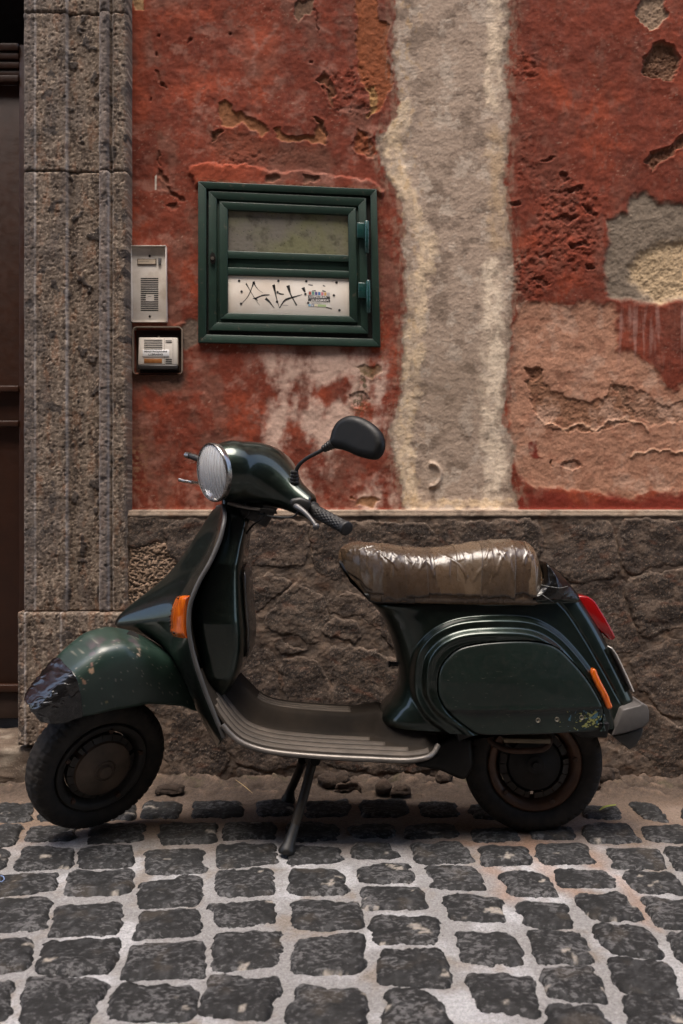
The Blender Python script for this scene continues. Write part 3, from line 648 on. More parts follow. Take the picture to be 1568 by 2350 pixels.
for x, y in [(669,612),(893,612),(1053,614),(1226,621),(683,673),(889,677),(1048,687),(1211,695),(680,743),(886,731),(1064,738),(1243,780)]:
    b = MB(); disc(b, hq(x, y), 7.2 * .4 * .001438, YF - .0006); put('screw_hole', b.mesh('screw_hole'), m_blk, plate)
def stroke(b, pts, ws, y=YF, k=1.0):
    P_ = crom([W(*hq(*p), YR)[[0, 2]] for p in pts], 8); w_ = np.interp(np.linspace(0, 1, len(P_)), np.linspace(0, 1, len(ws)), ws) * .4 * .001438 * .5 * k
    T = np.gradient(P_, axis=0); T /= np.linalg.norm(T, axis=1)[:, None] + 1e-12; N = np.stack([-T[:, 1], T[:, 0]], 1)
    A = P_ + N * w_[:, None]; B = P_ - N * w_[:, None]; n = len(P_)
    b.add([(a[0], y, a[1]) for a in A] + [(a[0], y, a[1]) for a in B], [(i, i + 1, n + i + 1, n + i) for i in range(n - 1)])
for pts, ws in [([(683,742),(718,702),(742,650),(752,618)], [3,4,5,12]), ([(752,615),(762,640),(782,665),(805,680)], [12,5,2,1]), ([(757,716),(795,698),(843,692)], [10,6,4]),
  ([(795,693),(820,690),(843,690)], [2,3,2]), ([(708,627),(722,650),(745,690),(772,732),(790,755)], [9,5,3,2,1]), ([(866,636),(878,690),(888,730),(900,768)], [16,7,4,2]), ([(866,634),(876,660)], [14,4]),
  ([(890,679),(905,686),(925,688)], [4,9,5]), ([(820,712),(842,732),(870,768)], [16,10,3]), ([(948,638),(962,685),(980,720),(998,752)], [20,8,6,9]), ([(900,768),(925,728),(950,714),(1030,690)], [4,8,12,3]),
  ([(900,768),(918,740),(940,716)], [2,5,5]), ([(1034,650),(1046,676)], [20,9]), ([(1065,633),(1090,637)], [5,6]), ([(1148,638),(1162,643)], [7,4]), ([(1085,669),(1108,668)], [3,5]), ([(1145,668),(1165,673)], [7,4]), ([(1165,763),(1200,772)], [5,5]),
  ([(775,725),(762,712),(748,712)], [2,8,4]), ([(915,750),(950,753)], [1.5,1])]:
    b = MB(); stroke(b, pts, ws); put('marker_stroke', b.mesh('marker_stroke'), m_blk, plate)
def text(name, s, uv0, uv1, y, mat, parent, ypl=YR, bold=0.0, slant=0.0):
    """flat lettering filling the box uv0 (left, baseline) .. uv1 (right, cap height)"""
    cu = bpy.data.curves.new(name, 'FONT'); cu.body = s; cu.size = 1; cu.offset = bold; cu.resolution_u = 2
    t = bpy.data.objects.new(name, cu); COL.objects.link(t); dg = bpy.context.evaluated_depsgraph_get(); dg.update()
    me = bpy.data.meshes.new_from_object(t.evaluated_get(dg)); bpy.data.objects.remove(t)
    n = len(me.vertices); co = np.zeros(n * 3); me.vertices.foreach_get('co', co); co = co.reshape(-1, 3)
    mn, mx = co.min(0), co.max(0); a = W(*uv0, ypl); b_ = W(*uv1, ypl)
    fx = (co[:, 0] - mn[0]) / (mx[0] - mn[0]); fz = (co[:, 1] - mn[1]) / (mx[1] - mn[1])
    out = np.stack([a[0] + fx * (b_[0] - a[0]), np.full(n, y), a[2] + fz * (b_[2] - a[2]) + fx * slant], 1)
    me.vertices.foreach_set('co', out.astype(np.float32).ravel()); me.update()
    return put(name, me, mat, parent)
# sticker
def sq(x, y): return ((1000 + x * .15944) / 1.5944, (1050 + y * .15944) / 1.5944)
def flat(name, quad, y, mat, parent, ypl=YR, **kw):
    P_ = [W(u, v, ypl) for u, v in quad]; me = mesh(name, [(p[0], y, p[2]) for p in P_], [(3, 2, 1, 0)], smooth=False); return put(name, me, mat, parent, **kw)
flatcol = lambda n, r, g, b_: simple(n, c(r, g, b_), .5, var=.05)
stk = flat('sticker', [sq(800,115), sq(1310,150), sq(1310,480), sq(800,460)], YF - .0003, flatcol('sticker_white', 222, 216, 206), plate, label='small shop sticker with coloured squares and two black bands')
for i, (x, colr) in enumerate([(822,(176,84,72)),(892,(110,160,146)),(962,(98,84,140)),(1032,(84,130,180)),(1104,(220,130,140)),(1172,(222,170,100)),(1240,(196,186,186))]):
    yo = (x - 800) * .06; flat('sticker_square', [sq(x,116+yo), sq(x+52,119+yo), sq(x+52,192+yo), sq(x,190+yo)], YF - .0006, flatcol('sticker_ink', *colr), stk)
flat('sticker_band', [sq(806,206), sq(1306,236), sq(1306,296), sq(806,270)], YF - .0006, flatcol('band_ink', 66, 62, 60), stk); flat('sticker_band', [sq(806,278), sq(1306,306), sq(1306,366), sq(806,336)], YF - .0006, flatcol('band_ink', 66, 62, 60), stk)
m_wt = flatcol('white_print', 228, 222, 214); m_gt = flatcol('grey_print', 120, 114, 110); m_bt = simple('black_print', (.01, .01, .01), .5, var=.02)
text('sticker_lettering', 'OFFICINA', sq(830, 270), sq(1232, 222), YF - .0009, m_wt, stk, bold=.03, slant=-.0002); text('sticker_lettering', 'FLEGREA', sq(880, 345), sq(1285, 300), YF - .0009, m_wt, stk, bold=.03, slant=-.0002)
text('sticker_lettering', 'FELPE&SHIRT', sq(875, 392), sq(1262, 366), YF - .0009, m_gt, stk)
flat('sticker_square', [sq(885,402), sq(938,404), sq(938,462), sq(885,462)], YF - .0006, flatcol('sticker_ink', 62, 86, 130), stk); text('sticker_lettering', 'f', sq(900, 462), sq(925, 412), YF - .0009, m_wt, stk, bold=.04)
flat('sticker_square', [sq(812,405), sq(865,405), sq(865,458), sq(812,458)], YF - .0006, flatcol('sticker_ink', 130, 176, 200), stk); flat('sticker_square', [sq(1028,412), sq(1215,418), sq(1215,475), sq(1028,468)], YF - .0006, flatcol('sticker_ink', 172, 190, 140), stk)
flat('sticker_square', [sq(955,408), sq(1015,410), sq(1015,464), sq(955,462)], YF - .0006, flatcol('sticker_ink', 226, 212, 178), stk)
# hinges
m_hinge = simple('hinge_paint', c(24, 62, 58), .28, coat=.4)
for (x0, y0, x1, y1), (bx0, by0, bx1, by1) in (((1343,288,1386,374),(1385,280,1411,464)), ((1350,628,1394,716),(1394,618,1419,803))):
    o = slabs('hinge', [(q4((x0,y0),(x1,y0+2),(x1,y1+2),(x0,y1)), YR - .030, YR - .012)], m_hinge, hatch, .002)
    a = W(*hq((bx0+bx1)/2, by0), YR); e = W(*hq((bx0+bx1)/2 + 2, by1), YR); r = (bx1 - bx0) * .4 * .001438 / 2
    p = lambda t: np.array([a[0] + (e[0]-a[0])*t, YR - .030, a[2] + (e[2]-a[2])*t]); b = MB()
    b.tube([p(0), p(.02), p(.49)], [r*.8, r, r], 14); b.tube([p(.5), p(.97), p(1)], [r*.94, r*.94, r*.6], 14); b.tube([p(.48), p(.51)], [r*.8, r*.8], 10)
    put('hinge_barrel', b.mesh('hinge_barrel', 40), m_hinge, o)
b = MB(); p = W(*hq(520, 487), YR); th = [2*math.pi*k/20 for k in range(20)]
b.prism([(p[0] + .0095*math.cos(t), p[2] + .019*math.sin(t)) for t in th], 1, YR - .022, YR - .010); m_dk = simple('dark_metal', c(42, 38, 34), .4, metal=.6)
lk = put('lock', fixn(b.mesh('lock', 30)), m_dk, hatch)
b = MB(); b.prism([(p[0] + .0055*math.cos(t), p[2] - .001 + .0055*math.sin(t)) for t in th], 1, YR - .025, YR - .0221); put('lock_cylinder', fixn(b.mesh('lock_cylinder', 30)), simple('worn_steel', c(150, 140, 128), .35, metal=.9), lk)

# ------------------------------------------------------------------ steel intercom (upper)
def iq(x, y): return (288.5 + x * .1308, 558.2 + y * .1308)
def iqs(x0, y0, x1, y1): return [iq(x0, y0), iq(x1, y0), iq(x1, y1), iq(x0, y1)]
m_steel = M('dull_steel'); n_ = m_steel.noise(9, 6, .65); m_steel.p(base=m_steel.ramp(n_, (.3, c(184, 168, 150)), (.5, c(218, 208, 196)), (.7, c(230, 223, 214))), metal=.0, rough=.42); m_steel.bump(m_steel.noise(240, 4), .1, .001); m_steel = m_steel.m
ic = root('steel_intercom', tuple(W(344, 738, YR)), 'tall narrow steel intercom with one bell button and slotted grille, above the boxy intercom', 'intercom')
panel = slabs('face_plate', [(iqs(118, 80, 728, 1378), YR - .006, YR + .004)], m_steel, ic, .0015)
b = MB()
for q in ([iq(103,68),iq(118,68),iq(132,1388),iq(118,1388)], [iq(712,68),iq(724,68),iq(742,1388),iq(728,1388)]): b.slab(q, YR - .020, YR + .01)
b.slab([iq(103,66),iq(724,66),iq(724,78),iq(103,78)], YR - .022, YR + .01); b.slab([iq(118,1378),iq(742,1378),iq(738,1392),iq(124,1392)], YR - .010, YR + .01)
bevel(put('hood', fixn(b.mesh('hood')), m_steel, ic), .0006)
m_slot = simple('slot_black', (.006, .005, .004), .9, var=.02)
ys = [625 + 37.2 * k for k in range(16)]
for i, y in enumerate(ys):
    if 8 <= i - 0 <= 10 and True:
        for a, b_ in ((272, 360), (505, 580)): slabs('slot', [(iqs(a, y - 9, b_, y + 9), YR - .0066, YR - .0055)], m_slot, panel, 0)
    else: slabs('slot', [(iqs(272, y - 9, 580, y + 9), YR - .0066, YR - .0055)], m_slot, panel, 0)
slabs('slot', [(iqs(402, 937, 455, 942), YR - .0064, YR - .0055)], m_slot, panel, 0)
slabs('name_window', [(iqs(215, 283, 546, 386), YR - .009, YR - .005)], simple('window_rim', c(96, 78, 60), .5), ic, .0005)
slabs('name_card', [(iqs(228, 296, 532, 372), YR - .0096, YR - .0085)], simple('name_paper', c(206, 188, 164), .6), ic, 0)
text('faded_name', '~~~~~ ~~~', iq(240, 334), iq(420, 320), YR - .0099, m_gt, ic)
slabs('bell_button', [(iqs(583, 270, 632, 388), YR - .012, YR - .005)], simple('button_grey', c(98, 96, 96), .4), ic, .001)
for x, y in ((427, 230), (430, 1290)):
    p = W(*iq(x, y), YR); b = MB(); b.lathe([(0, -.002), (.0032, -.002), (.0042, 0)], (p[0], YR - .006, p[2]), (0, 1, 0), 14); put('screw', b.mesh('screw', 30), m_dk, ic)
# ------------------------------------------------------------------ boxy intercom (lower)
ib = root('name_plate_intercom', tuple(W(362, 858, YR)), 'small cream intercom with printed name label, recessed in a box under the steel intercom', 'intercom')
def rrect(u0, v0, u1, v1, r, n=5):
    out = []
    for (cx, cy, a0) in ((u1 - r, v0 + r, -90), (u1 - r, v1 - r, 0), (u0 + r, v1 - r, 90), (u0 + r, v0 + r, 180)):
        for k in range(n + 1):
            a = math.radians(a0 + 90 * k / n); out.append((cx + r * math.cos(a), cy + r * math.sin(a)))
    return out
def rring(name, o, i, y0, y1, mat, parent, **kw):
    A = [W(u, v, YR) for u, v in o]; B = [W(u, v, YR) for u, v in i]; n = len(A); V = []
    for L, y in ((A, y0), (B, y0), (B, y1), (A, y1)): V += [(p[0], y, p[2]) for p in L]
    F = [(k * n + j, k * n + (j + 1) % n, ((k + 1) % 4) * n + (j + 1) % n, ((k + 1) % 4) * n + j) for k in range(4) for j in range(n)]
    return put(name, fixn(autosmooth(mesh(name, V, F), 35)), mat, parent, **kw)
rring('box_rim', rrect(305.5, 750, 420.5, 860, 10), rrect(308, 752.5, 418, 860, 8), YR - .012, YR + .03, simple('galvanised_rim', c(150, 134, 118), .5, metal=.4), ib)
b = MB(); pl = [W(u, v, YR) for u, v in rrect(307, 752, 419, 859, 8)]; b.prism([(p[0], p[2]) for p in pl], 1, YR + .022, YR + .028); put('box_back', fixn(b.mesh('box_back')), simple('box_brown', c(70, 56, 46), .8), ib)
m_cream = simple('aged_cream_metal', c(228, 219, 206), .45, var=.06)
fp = slabs('face_plate', [([iq(238,1655),iq(918,1660),iq(912,2010),iq(925,2140),iq(222,2135),iq(232,2000)], YR - .006, YR + .02)] if False else [([iq(238,1655),iq(918,1660),iq(924,2140),iq(222,2135)], YR - .006, YR + .02)], m_cream, ib, .003)
slabs('top_bar', [([iq(240,1585),iq(915,1580),iq(917,1652),iq(238,1650)], YR + .002, YR + .02)], m_dk, ib, .001)
slabs('base_bar', [([iq(220,2136),iq(926,2141),iq(918,2225),iq(232,2225)], YR - .012, YR + .02)], simple('black_plastic', c(44, 40, 38), .4), ib, .003)
for y in (1706, 1737, 1768, 1800, 1831, 1862): slabs('slot', [(iqs(332, y - 6, 648, y + 6), YR - .0066, YR - .0055)], m_slot, fp, 0)
for y, w_ in ((1716, 6), (1746, 7), (2044, 9), (2076, 9), (2108, 9)): slabs('slot', [(iqs(706, y - w_, 816, y + w_), YR - .0066, YR - .0055)], m_slot, fp, 0)
for x in (686, 836): slabs('seam', [(iqs(x - 2, 1662, x + 2, 2134), YR - .0063, YR - .0055)], simple('seam_brown', c(120, 104, 92), .7), fp, 0)
slabs('name_card', [(iqs(306, 1876, 770, 1992), YR - .0085, YR - .0055)], simple('name_paper_white', c(240, 238, 236), .5, var=.02), ib, .0004, label='white label printed MASTROJANNI LUBRANO')
text('name_lettering', 'MASTROJANNI', iq(340, 1929), iq(735, 1892), YR - .0088, m_bt, ib, bold=.035); text('name_lettering', 'LUBRANO', iq(410, 1977), iq(665, 1941), YR - .0088, m_bt, ib, bold=.035)
slabs('bell_window', [(iqs(330, 2030, 645, 2110), YR - .0072, YR - .0055)], simple('amber_plastic', c(140, 92, 52), .3, var=.3), ib, .0005)
p = W(*iq(582, 1640), YR); b = MB(); b.lathe([(0, -.003), (.0026, -.003), (.0036, 0)], (p[0], YR - .001, p[2]), (0, 1, 0), 12); put('lock', b.mesh('lock', 30), simple('brass_steel', c(150, 136, 120), .4, metal=.8), ib)
# ------------------------------------------------------------------ cobbled street
m_bed = attrmat('sandy_mortar', gain=.88, rough=.95, fine=260, st=.9, dist=.005, var=.42, grit=120, speck=(230, .61, c(60, 54, 48), .6))
mc = M('basalt_cobble'); a_ = mc.n('ShaderNodeAttribute', attribute_name='Col').outputs['Color']
n1_ = mc.noise(84, 4, .65, vec=mc.map((.8, 1.2, 1))); n2_ = mc.noise(150, 3, .6); n3_ = mc.noise(8, 3, .5)
f_ = mc.ramp(mc.math('ADD', mc.math('MULTIPLY', n1_, .72), mc.math('MULTIPLY', n3_, .28)), (.515, 0.), (.575, 1.))
cb_ = mc.mix(mc.math('MULTIPLY', f_, .5), a_, mc.mix(n3_, c(60, 60, 62), c(124, 122, 122))); cb_ = mc.mix(mc.ramp(n2_, (.35, .5), (.5, 0.)), cb_, c(16, 16, 17))
mc.p(base=cb_, rough=.75, spec=.35); mc.bump(n1_, .5, .004, mc.bump(n2_, .4, .002)); m_cob = mc.m
L = lambda *q: [(x * .5, 1819 + y * .5) for x, y in q]
R = lambda *q: [(784 + x * .5, 1819 + y * .5) for x, y in q]
cob = [L(*q) for q in (
 ((0,60),(150,60),(130,135),(-30,140)),((190,62),(400,60),(390,130),(180,132)),((430,58),(620,56),(612,124),(420,126)),((660,55),(830,55),(820,120),(650,120)),((890,50),(1110,50),(1110,115),(885,120)),((1185,45),(1340,45),(1340,110),(1180,110)),((1400,45),(1600,40),(1600,110),(1400,115)),
 ((-90,170),(95,160),(75,245),(-110,255)),((135,160),(350,160),(330,225),(110,230)),((415,150),(670,150),(665,225),(405,240)),((725,145),(985,145),(990,230),(735,245)),((1040,150),(1265,145),(1265,215),(1030,220)),((1320,145),(1545,145),(1560,225),(1310,235)),
 ((-150,265),(45,270),(25,350),(-180,360)),((100,262),(335,262),(320,350),(70,365)),((375,250),(610,245),(612,340),(355,355)),((665,275),(930,255),(945,370),(680,380)),((1000,245),(1265,245),(1272,330),(1000,350)),((1325,250),(1560,260),(1568,320),(1320,330)),
 ((-60,385),(275,375),(255,450),(-80,490)),((310,370),(600,360),(595,465),(290,480)),((640,420),(925,385),(925,515),(635,535)),((990,365),(1250,355),(1260,470),(995,480)),((1330,365),(1560,360),(1600,465),(1340,475)),
 ((-60,500),(235,495),(200,640),(-90,650)),((265,520),(560,515),(540,655),(215,665)),((650,555),(915,545),(930,655),(615,675)),((950,520),(1255,500),(1275,600),(1010,620)),((1335,500),(1655,515),(1663,630),(1345,630)),
 ((-180,690),(155,680),(120,820),(-210,840)),((215,690),(555,685),(500,835),(155,835)),((590,710),(925,705),(930,850),(560,860)),((985,660),(1285,645),(1290,800),(970,825)),((1350,690),(1665,655),(1680,835),(1345,830)),
 ((-260,885),(75,880),(40,1040),(-300,1060)),((130,860),(490,880),(400,1070),(85,1060)),((545,890),(915,900),(880,1060),(480,1040)),((975,850),(1285,870),(1240,1050),(925,1020)),((1370,895),(1690,930),(1660,1090),(1310,1075)))]
cob += [R(*q) for q in (
 ((85,45),(300,40),(310,110),(95,115)),((345,50),(520,55),(540,115),(385,118)),((580,60),(800,60),(820,120),(610,122)),((860,62),(1060,62),(1070,122),(880,122)),((1105,70),(1270,60),(1290,125),(1110,120)),((1325,55),(1440,60),(1500,135),(1380,125)),((1550,80),(1700,84),(1750,150),(1600,148)),
 ((30,155),(240,150),(240,205),(50,210)),((285,155),(520,150),(540,205),(295,220)),((590,170),(800,170),(820,225),(610,230)),((870,165),(1060,170),(1070,215),(880,215)),((1105,155),(1310,155),(1380,235),(1140,235)),((1365,165),(1568,160),(1620,238),(1410,225)),((1640,170),(1800,170),(1860,250),(1690,245)),
 ((45,245),(215,240),(255,300),(50,310)),((320,245),(555,240),(600,325),(340,330)),((630,255),(850,250),(890,330),(650,340)),((885,245),(1120,245),(1165,325),(920,330)),((1210,265),(1440,265),(1490,355),(1250,350)),((1480,260),(1640,255),(1720,350),(1530,360)),
 ((60,345),(300,330),(335,415),(75,415)),((390,345),(610,340),(665,450),(425,445)),((720,375),(920,380),(1005,480),(780,480)),((965,355),(1215,360),(1275,440),(1010,435)),((1290,370),(1520,375),(1600,465),(1350,465)),
 ((85,445),(375,440),(400,540),(110,545)),((465,475),(720,490),(765,600),(500,590)),((800,505),(1030,515),(1075,630),(855,620)),((1070,470),(1290,475),(1390,600),(1130,580)),((1380,495),(1620,510),(1680,630),(1440,620)),
 ((125,570),(440,580),(445,700),(150,700)),((520,650),(790,665),(835,800),(555,790)),((855,640),(1095,650),(1150,790),(900,785)),((1140,615),(1400,625),(1475,760),(1210,735)),((1480,650),(1700,665),(1760,800),(1560,790)),
 ((180,730),(460,735),(510,905),(180,885)),((580,840),(870,855),(915,1045),(620,1000)),((910,825),(1160,810),(1220,970),(950,950)),((1235,765),(1500,790),(1560,945),(1275,920)),((1620,830),(1900,850),(1960,1000),(1680,970)),
 ((205,915),(430,920),(505,1100),(180,1090)),((935,985),(1190,1000),(1270,1200),(960,1180)),((1290,940),(1560,965),(1640,1130),(1330,1090)))]
cobG = [np.array([G(u, v)[:2] for u, v in q]) for q in cob]
# more of the same paving just outside the picture
ev = []; bb_ = [(q[:, 0].min(), q[:, 0].max(), q[:, 1].min(), q[:, 1].max()) for q in cobG]
for r_ in range(12):
    y1 = .245 - r_ * .152
    for k in range(-12, 13):
        x0 = k * .182 + (r_ % 2) * .05 + rng.uniform(-.01, .01); j = lambda: rng.uniform(-.008, .008)
        q = np.array([(x0 + j(), y1 + j()), (x0 + .140 + j(), y1 + j()), (x0 + .138 + j(), y1 - .112 + j()), (x0 + j(), y1 - .112 + j())])
        if all(q[:, 0].min() > e[1] + .012 or q[:, 0].max() < e[0] - .012 or q[:, 1].min() > e[3] + .012 or q[:, 1].max() < e[2] - .012 for e in bb_): ev.append(q)
print('cobbles', len(cobG), len(ev))
street = root('cobbled_street', (0, -.3, 0), kind='structure', label='street paved with dark basalt cobbles in pale mortar')
STN = 30
for i, q in enumerate(cobG + ev):
    vis = i < len(cobG); n = 32 if vis else 8; m_ = 24 if vis else 6
    s_ = np.linspace(-.14, 1.14, n)[None, :]; t_ = np.linspace(-.17, 1.17, m_)[:, None]
    Q = (1 - t_)[..., None] * ((1 - s_)[..., None] * q[0] + s_[..., None] * q[1]) + t_[..., None] * ((1 - s_)[..., None] * q[3] + s_[..., None] * q[2])
    X, Y = Q[..., 0], Q[..., 1]; sd = i * 1.37
    # rounded, chipped outline: distance to the edge in metres
    wx = (np.linalg.norm(q[1] - q[0]) + np.linalg.norm(q[2] - q[3])) / 2; wy = (np.linalg.norm(q[3] - q[0]) + np.linalg.norm(q[2] - q[1])) / 2
    ax = (np.abs(s_ - .5) * wx + 0 * t_); ay = (np.abs(t_ - .5) * wy + 0 * s_); rr = rng.uniform(.010, .024)
    dx = ax - (wx / 2 - rr); dy = ay - (wy / 2 - rr)
    d = np.sqrt(np.maximum(dx, 0) ** 2 + np.maximum(dy, 0) ** 2) + np.minimum(np.maximum(dx, dy), 0) - rr
    d = d - .0088 + fbm(X * 20, Y * 20, sd, 5, .62) * .009
    tilt = rng.uniform(-.05, .05, 2); hgt = .0095 + rng.uniform(-.002, .003)
    Z = hgt + (X - X.mean()) * tilt[0] * .7 + (Y - Y.mean()) * tilt[1] * .7 + fbm(X * 22, Y * 22, sd + 2, 4, .55) * .0035 + fbm(X * 80, Y * 80, sd + 7, 3) * .0012
    Z = Z - .022 * ss(-.010, .004, d) - .004 * ss(-.03, 0, d)
    g1 = fbm(X * 55, Y * 38, sd + 3, 4, .62); g2 = fbm(X * 9, Y * 9, sd + 4, 3)
    cc = np.ones(X.shape + (3,)) * c3(20, 20, 20) * (1 + rng.uniform(-.15, .25))
    cc = lay(cc, c3(62, 62, 63), ss(.1, .5, g1) * (.2 + .4 * ss(-.4, .5, g2)))
    cc = lay(cc, c3(150, 142, 132), ss(.72, .8, fbm(X * 13, Y * 16, sd + 8, 4)) * .8); cc = lay(cc, c3(80, 70, 58), ss(.3, .8, fbm(X * 12, Y * 12, sd + 6, 3)) * .25)
    P_ = np.stack([X, Y, Z], -1)
    put('cobblestone', grid('cobblestone', P_, flip=True, col=cc), m_cob, street)
# mortar bed, rising to a rubble fillet along the wall
xs = np.arange(-1.75, 1.76, .006); ys = np.concatenate([np.arange(-1.6, -.95, .012), np.arange(-.95, .47, .006)]); X, Y = np.meshgrid(xs, ys)
bed = fbm(X * 9, Y * 9, 3., 4) * .0018 + fbm(X * 60, Y * 60, 4., 4, .6) * .0014
fl = ss(.22, .43, Y + fbm(X * 6, Y * 6, 6., 4) * .045)
ft = fbm(X * 16, Y * 22, 8., 5, .6)
Z = bed + fl * (.030 + ft * .016) + ss(.2, .26, Y) * np.maximum(ft, 0) * .006
Z = np.where(X < -.9, Z + 0, Z)
Cb = np.ones(X.shape + (3,)) * c3(136, 134, 133)
Cb = lay(Cb, c3(174, 174, 176), ss(-.1, .6, fbm(X * 5, Y * 5, 9., 4)) * .8); Cb = lay(Cb, c3(124, 112, 100), ss(.2, .9, fbm(X * 7, Y * 6, 10., 5, .6)) * .7)
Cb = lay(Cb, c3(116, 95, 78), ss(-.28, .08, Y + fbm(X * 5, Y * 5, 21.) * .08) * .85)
# rust-coloured run-off under the engine
def gp(u, v): return G(u, v)[:2]
for pts, wd in (([gp(1040,1935), gp(1130,1938), gp(1210,1940), gp(1250,1985), gp(1290,2035), gp(1330,2050)], .03), ([gp(1210,1930), gp(1350,1960), gp(1370,1990)], .035), ([gp(1420,2010), gp(1490,2120)], .02), ([gp(1120,1960), gp(1170,2060)], .03)):
    m = np.exp(-(dline(X + fbm(X * 12, Y * 12, 3.) * .02, Y + fbm(X * 12, Y * 12, 9.) * .02, pts) / wd) ** 2); Cb = lay(Cb, c3(150, 108, 76), m * .42)
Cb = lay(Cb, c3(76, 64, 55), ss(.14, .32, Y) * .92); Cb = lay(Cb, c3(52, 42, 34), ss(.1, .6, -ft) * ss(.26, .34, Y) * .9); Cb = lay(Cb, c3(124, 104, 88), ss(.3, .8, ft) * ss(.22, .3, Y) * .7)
Cb = lay(Cb, c3(70, 66, 44), ss(.3, .7, fbm(X * 14, Y * 30, 13., 3)) * ss(.3, .36, Y) * .5)
Cb *= (1 + .14 * fbm(X * 110, Y * 110, 11., 3))[..., None]
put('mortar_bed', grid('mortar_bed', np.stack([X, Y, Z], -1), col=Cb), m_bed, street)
gm = M('far_paving'); v_ = gm.n('ShaderNodeTexBrick', Scale=5.5); gm.t.links.new(gm.tc.outputs['Object'], v_.inputs[0])
v_.inputs['Color1'].default_value = c(52, 52, 54); v_.inputs['Color2'].default_value = c(66, 66, 66); v_.inputs['Mortar'].default_value = c(150, 140, 130); v_.inputs['Mortar Size'].default_value = .03
gm.p(base=v_.outputs[0], rough=.8)
put('street_surface', mesh('street_surface', [(-30,-30,-.02),(30,-30,-.02),(30,30,-.02),(-30,30,-.02)], [(0,1,2,3)], smooth=False), gm.m, kind='structure')
# rubble at the foot of the wall
for k in range(13):
    u = rng.uniform(395, 1420); x_ = (u - 784) * .00137 ; y_ = rng.uniform(.27, .385); a, b_, h_ = rng.uniform(.018, .06), rng.uniform(.012, .026), rng.uniform(.002, .012)
    rockbox('rubble_stone', (x_ - a, y_ - b_, .012), (x_ + a, y_ + b_, .028 + h_ + (y_ - .27) * .25), .008, .012, c3(80, 66, 56) * rng.uniform(.5, 1.1), m_bed, street, 40. + k)
# loose bits
def ribbon(name, pts, wd, mat, **kw):
    P_ = crom(pts, 6); n = len(P_); T = np.gradient(P_, axis=0); T /= np.linalg.norm(T, axis=1)[:, None]; N = np.stack([-T[:, 1], T[:, 0], 0 * T[:, 0]], 1)
    ww = wd * np.sin(np.linspace(.25, math.pi - .12, n)); rows = [P_ + N * ww[:, None], P_ + np.array([0, 0, wd * .5]), P_ - N * ww[:, None]]
    return put(name, grid(name, np.stack(rows)), mat, **kw)
ribbon('leaf', [G(1376,1860,.017), G(1390,1851,.024), G(1414,1848,.016)], .006, simple('leaf_green', c(132, 136, 62), .6), label='slim curled yellow-green leaf on a cobble right of the rear wheel', cat='leaf')
ribbon('straw', [np.array([*G(541,1797,.04)[:2], .05]), np.array([*G(560,1808,.03)[:2], .036]), np.array([*G(580,1822,.02)[:2], .022])], .0016, simple('straw_tan', c(170, 146, 100), .7), label='dry straw lying on the rubble at the foot of the wall', cat='straw')
b = MB(); t = np.linspace(0, 2 * math.pi, 12); b.tube([G(2,2010,.014), G(8,2012,.016), G(10,2018,.014), G(4,2024,.014), G(-4,2022,.014)], .0012, 6); put('thread', b.mesh('thread', 40), simple('blue_thread', c(110, 130, 170), .7), label='bit of pale blue thread on the leftmost cobble', cat='thread')
# opposite side of the lane: closes the street and is what the paint reflects
m_opp = M('ochre_render'); n_ = m_opp.noise(1.3, 7, .6); m_opp.p(base=m_opp.ramp(n_, (.3, c(56, 45, 35)), (.7, c(76, 62, 48))), rough=.9)
opp = root('opposite_house', (0, -5.4, 0), 'plain brown rendered house across the lane, behind the camera', 'house')
b = MB(); YO2 = -5.4
b.box((-12, YO2 - .4, -.02), (12, YO2, 11.5)); put('facade', b.mesh('facade'), m_opp.m, opp)
for x in (-7, -3.2, .8, 4.8, 8.4):
    for z in (1.2, 4.2):
        b = MB(); b.box((x, YO2 + .001, z), (x + 1.1, YO2 + .06, z + 1.7)); wn = put('window', b.mesh('window'), simple('shutter_brown', c(60, 48, 38), .6), opp)
# ------------------------------------------------------------------ the scooter
def paint(name, base, rough=.3, metal=0, coat=.8, grime=.45, coatr=.06, fade=None, scr=.5):
    m = M(name); n = m.noise(6, 6, .6); n2 = m.noise(55, 6, .7)
    lo = tuple(q * .8 for q in base[:3]) + (1,); hi = tuple(q * 1.25 for q in base[:3]) + (1,)
    col = m.ramp(n, (.35, lo), (.65, hi))
    dust = m.ramp(n2, (.5, 0.0), (.75, 1.0)); col = m.mix(m.math('MULTIPLY', dust, grime * .25), col, c(70, 62, 52))
    v = m.map((1, 1, 3.5), (0, .5, 0)); sc = m.ramp(m.noise(70, 2, .5, vec=v), (.70, 0.0), (.73, 1.0)); col = m.mix(m.math('MULTIPLY', sc, scr * .2), col, c(120, 118, 104))
    m.p(base=col, metal=metal, spec=.25, rough=m.ramp(n2, (.3, rough), (.8, min(1, rough + .25))), coat=coat, coatr=m.ramp(n, (.3, coatr), (.75, coatr + .10 * grime)))
    m.bump(m.noise(3, 3, .5), .03, .01); return m.m
m_pt = paint('dark_green_paint', c(33, 43, 38), metal=.85, rough=.27)
m_ptf = M('faded_green_paint'); _a = m_ptf.n('ShaderNodeAttribute', attribute_name='Col').outputs['Color']
_n = m_ptf.noise(30, 6, .65); m_ptf.p(base=m_ptf.mix(1.0, _a, m_ptf.ramp(_n, (.3, .88), (.7, 1.1)), 'MULTIPLY'), rough=m_ptf.ramp(_n, (.3, .36), (.7, .5)), coat=.35, coatr=.18, spec=.5); m_ptf = m_ptf.m
m_black = simple('black_plastic_matt', c(20, 19, 18), .5, var=.1); m_trim = simple('grey_rubber_trim', c(70, 68, 66), .45, var=.1)
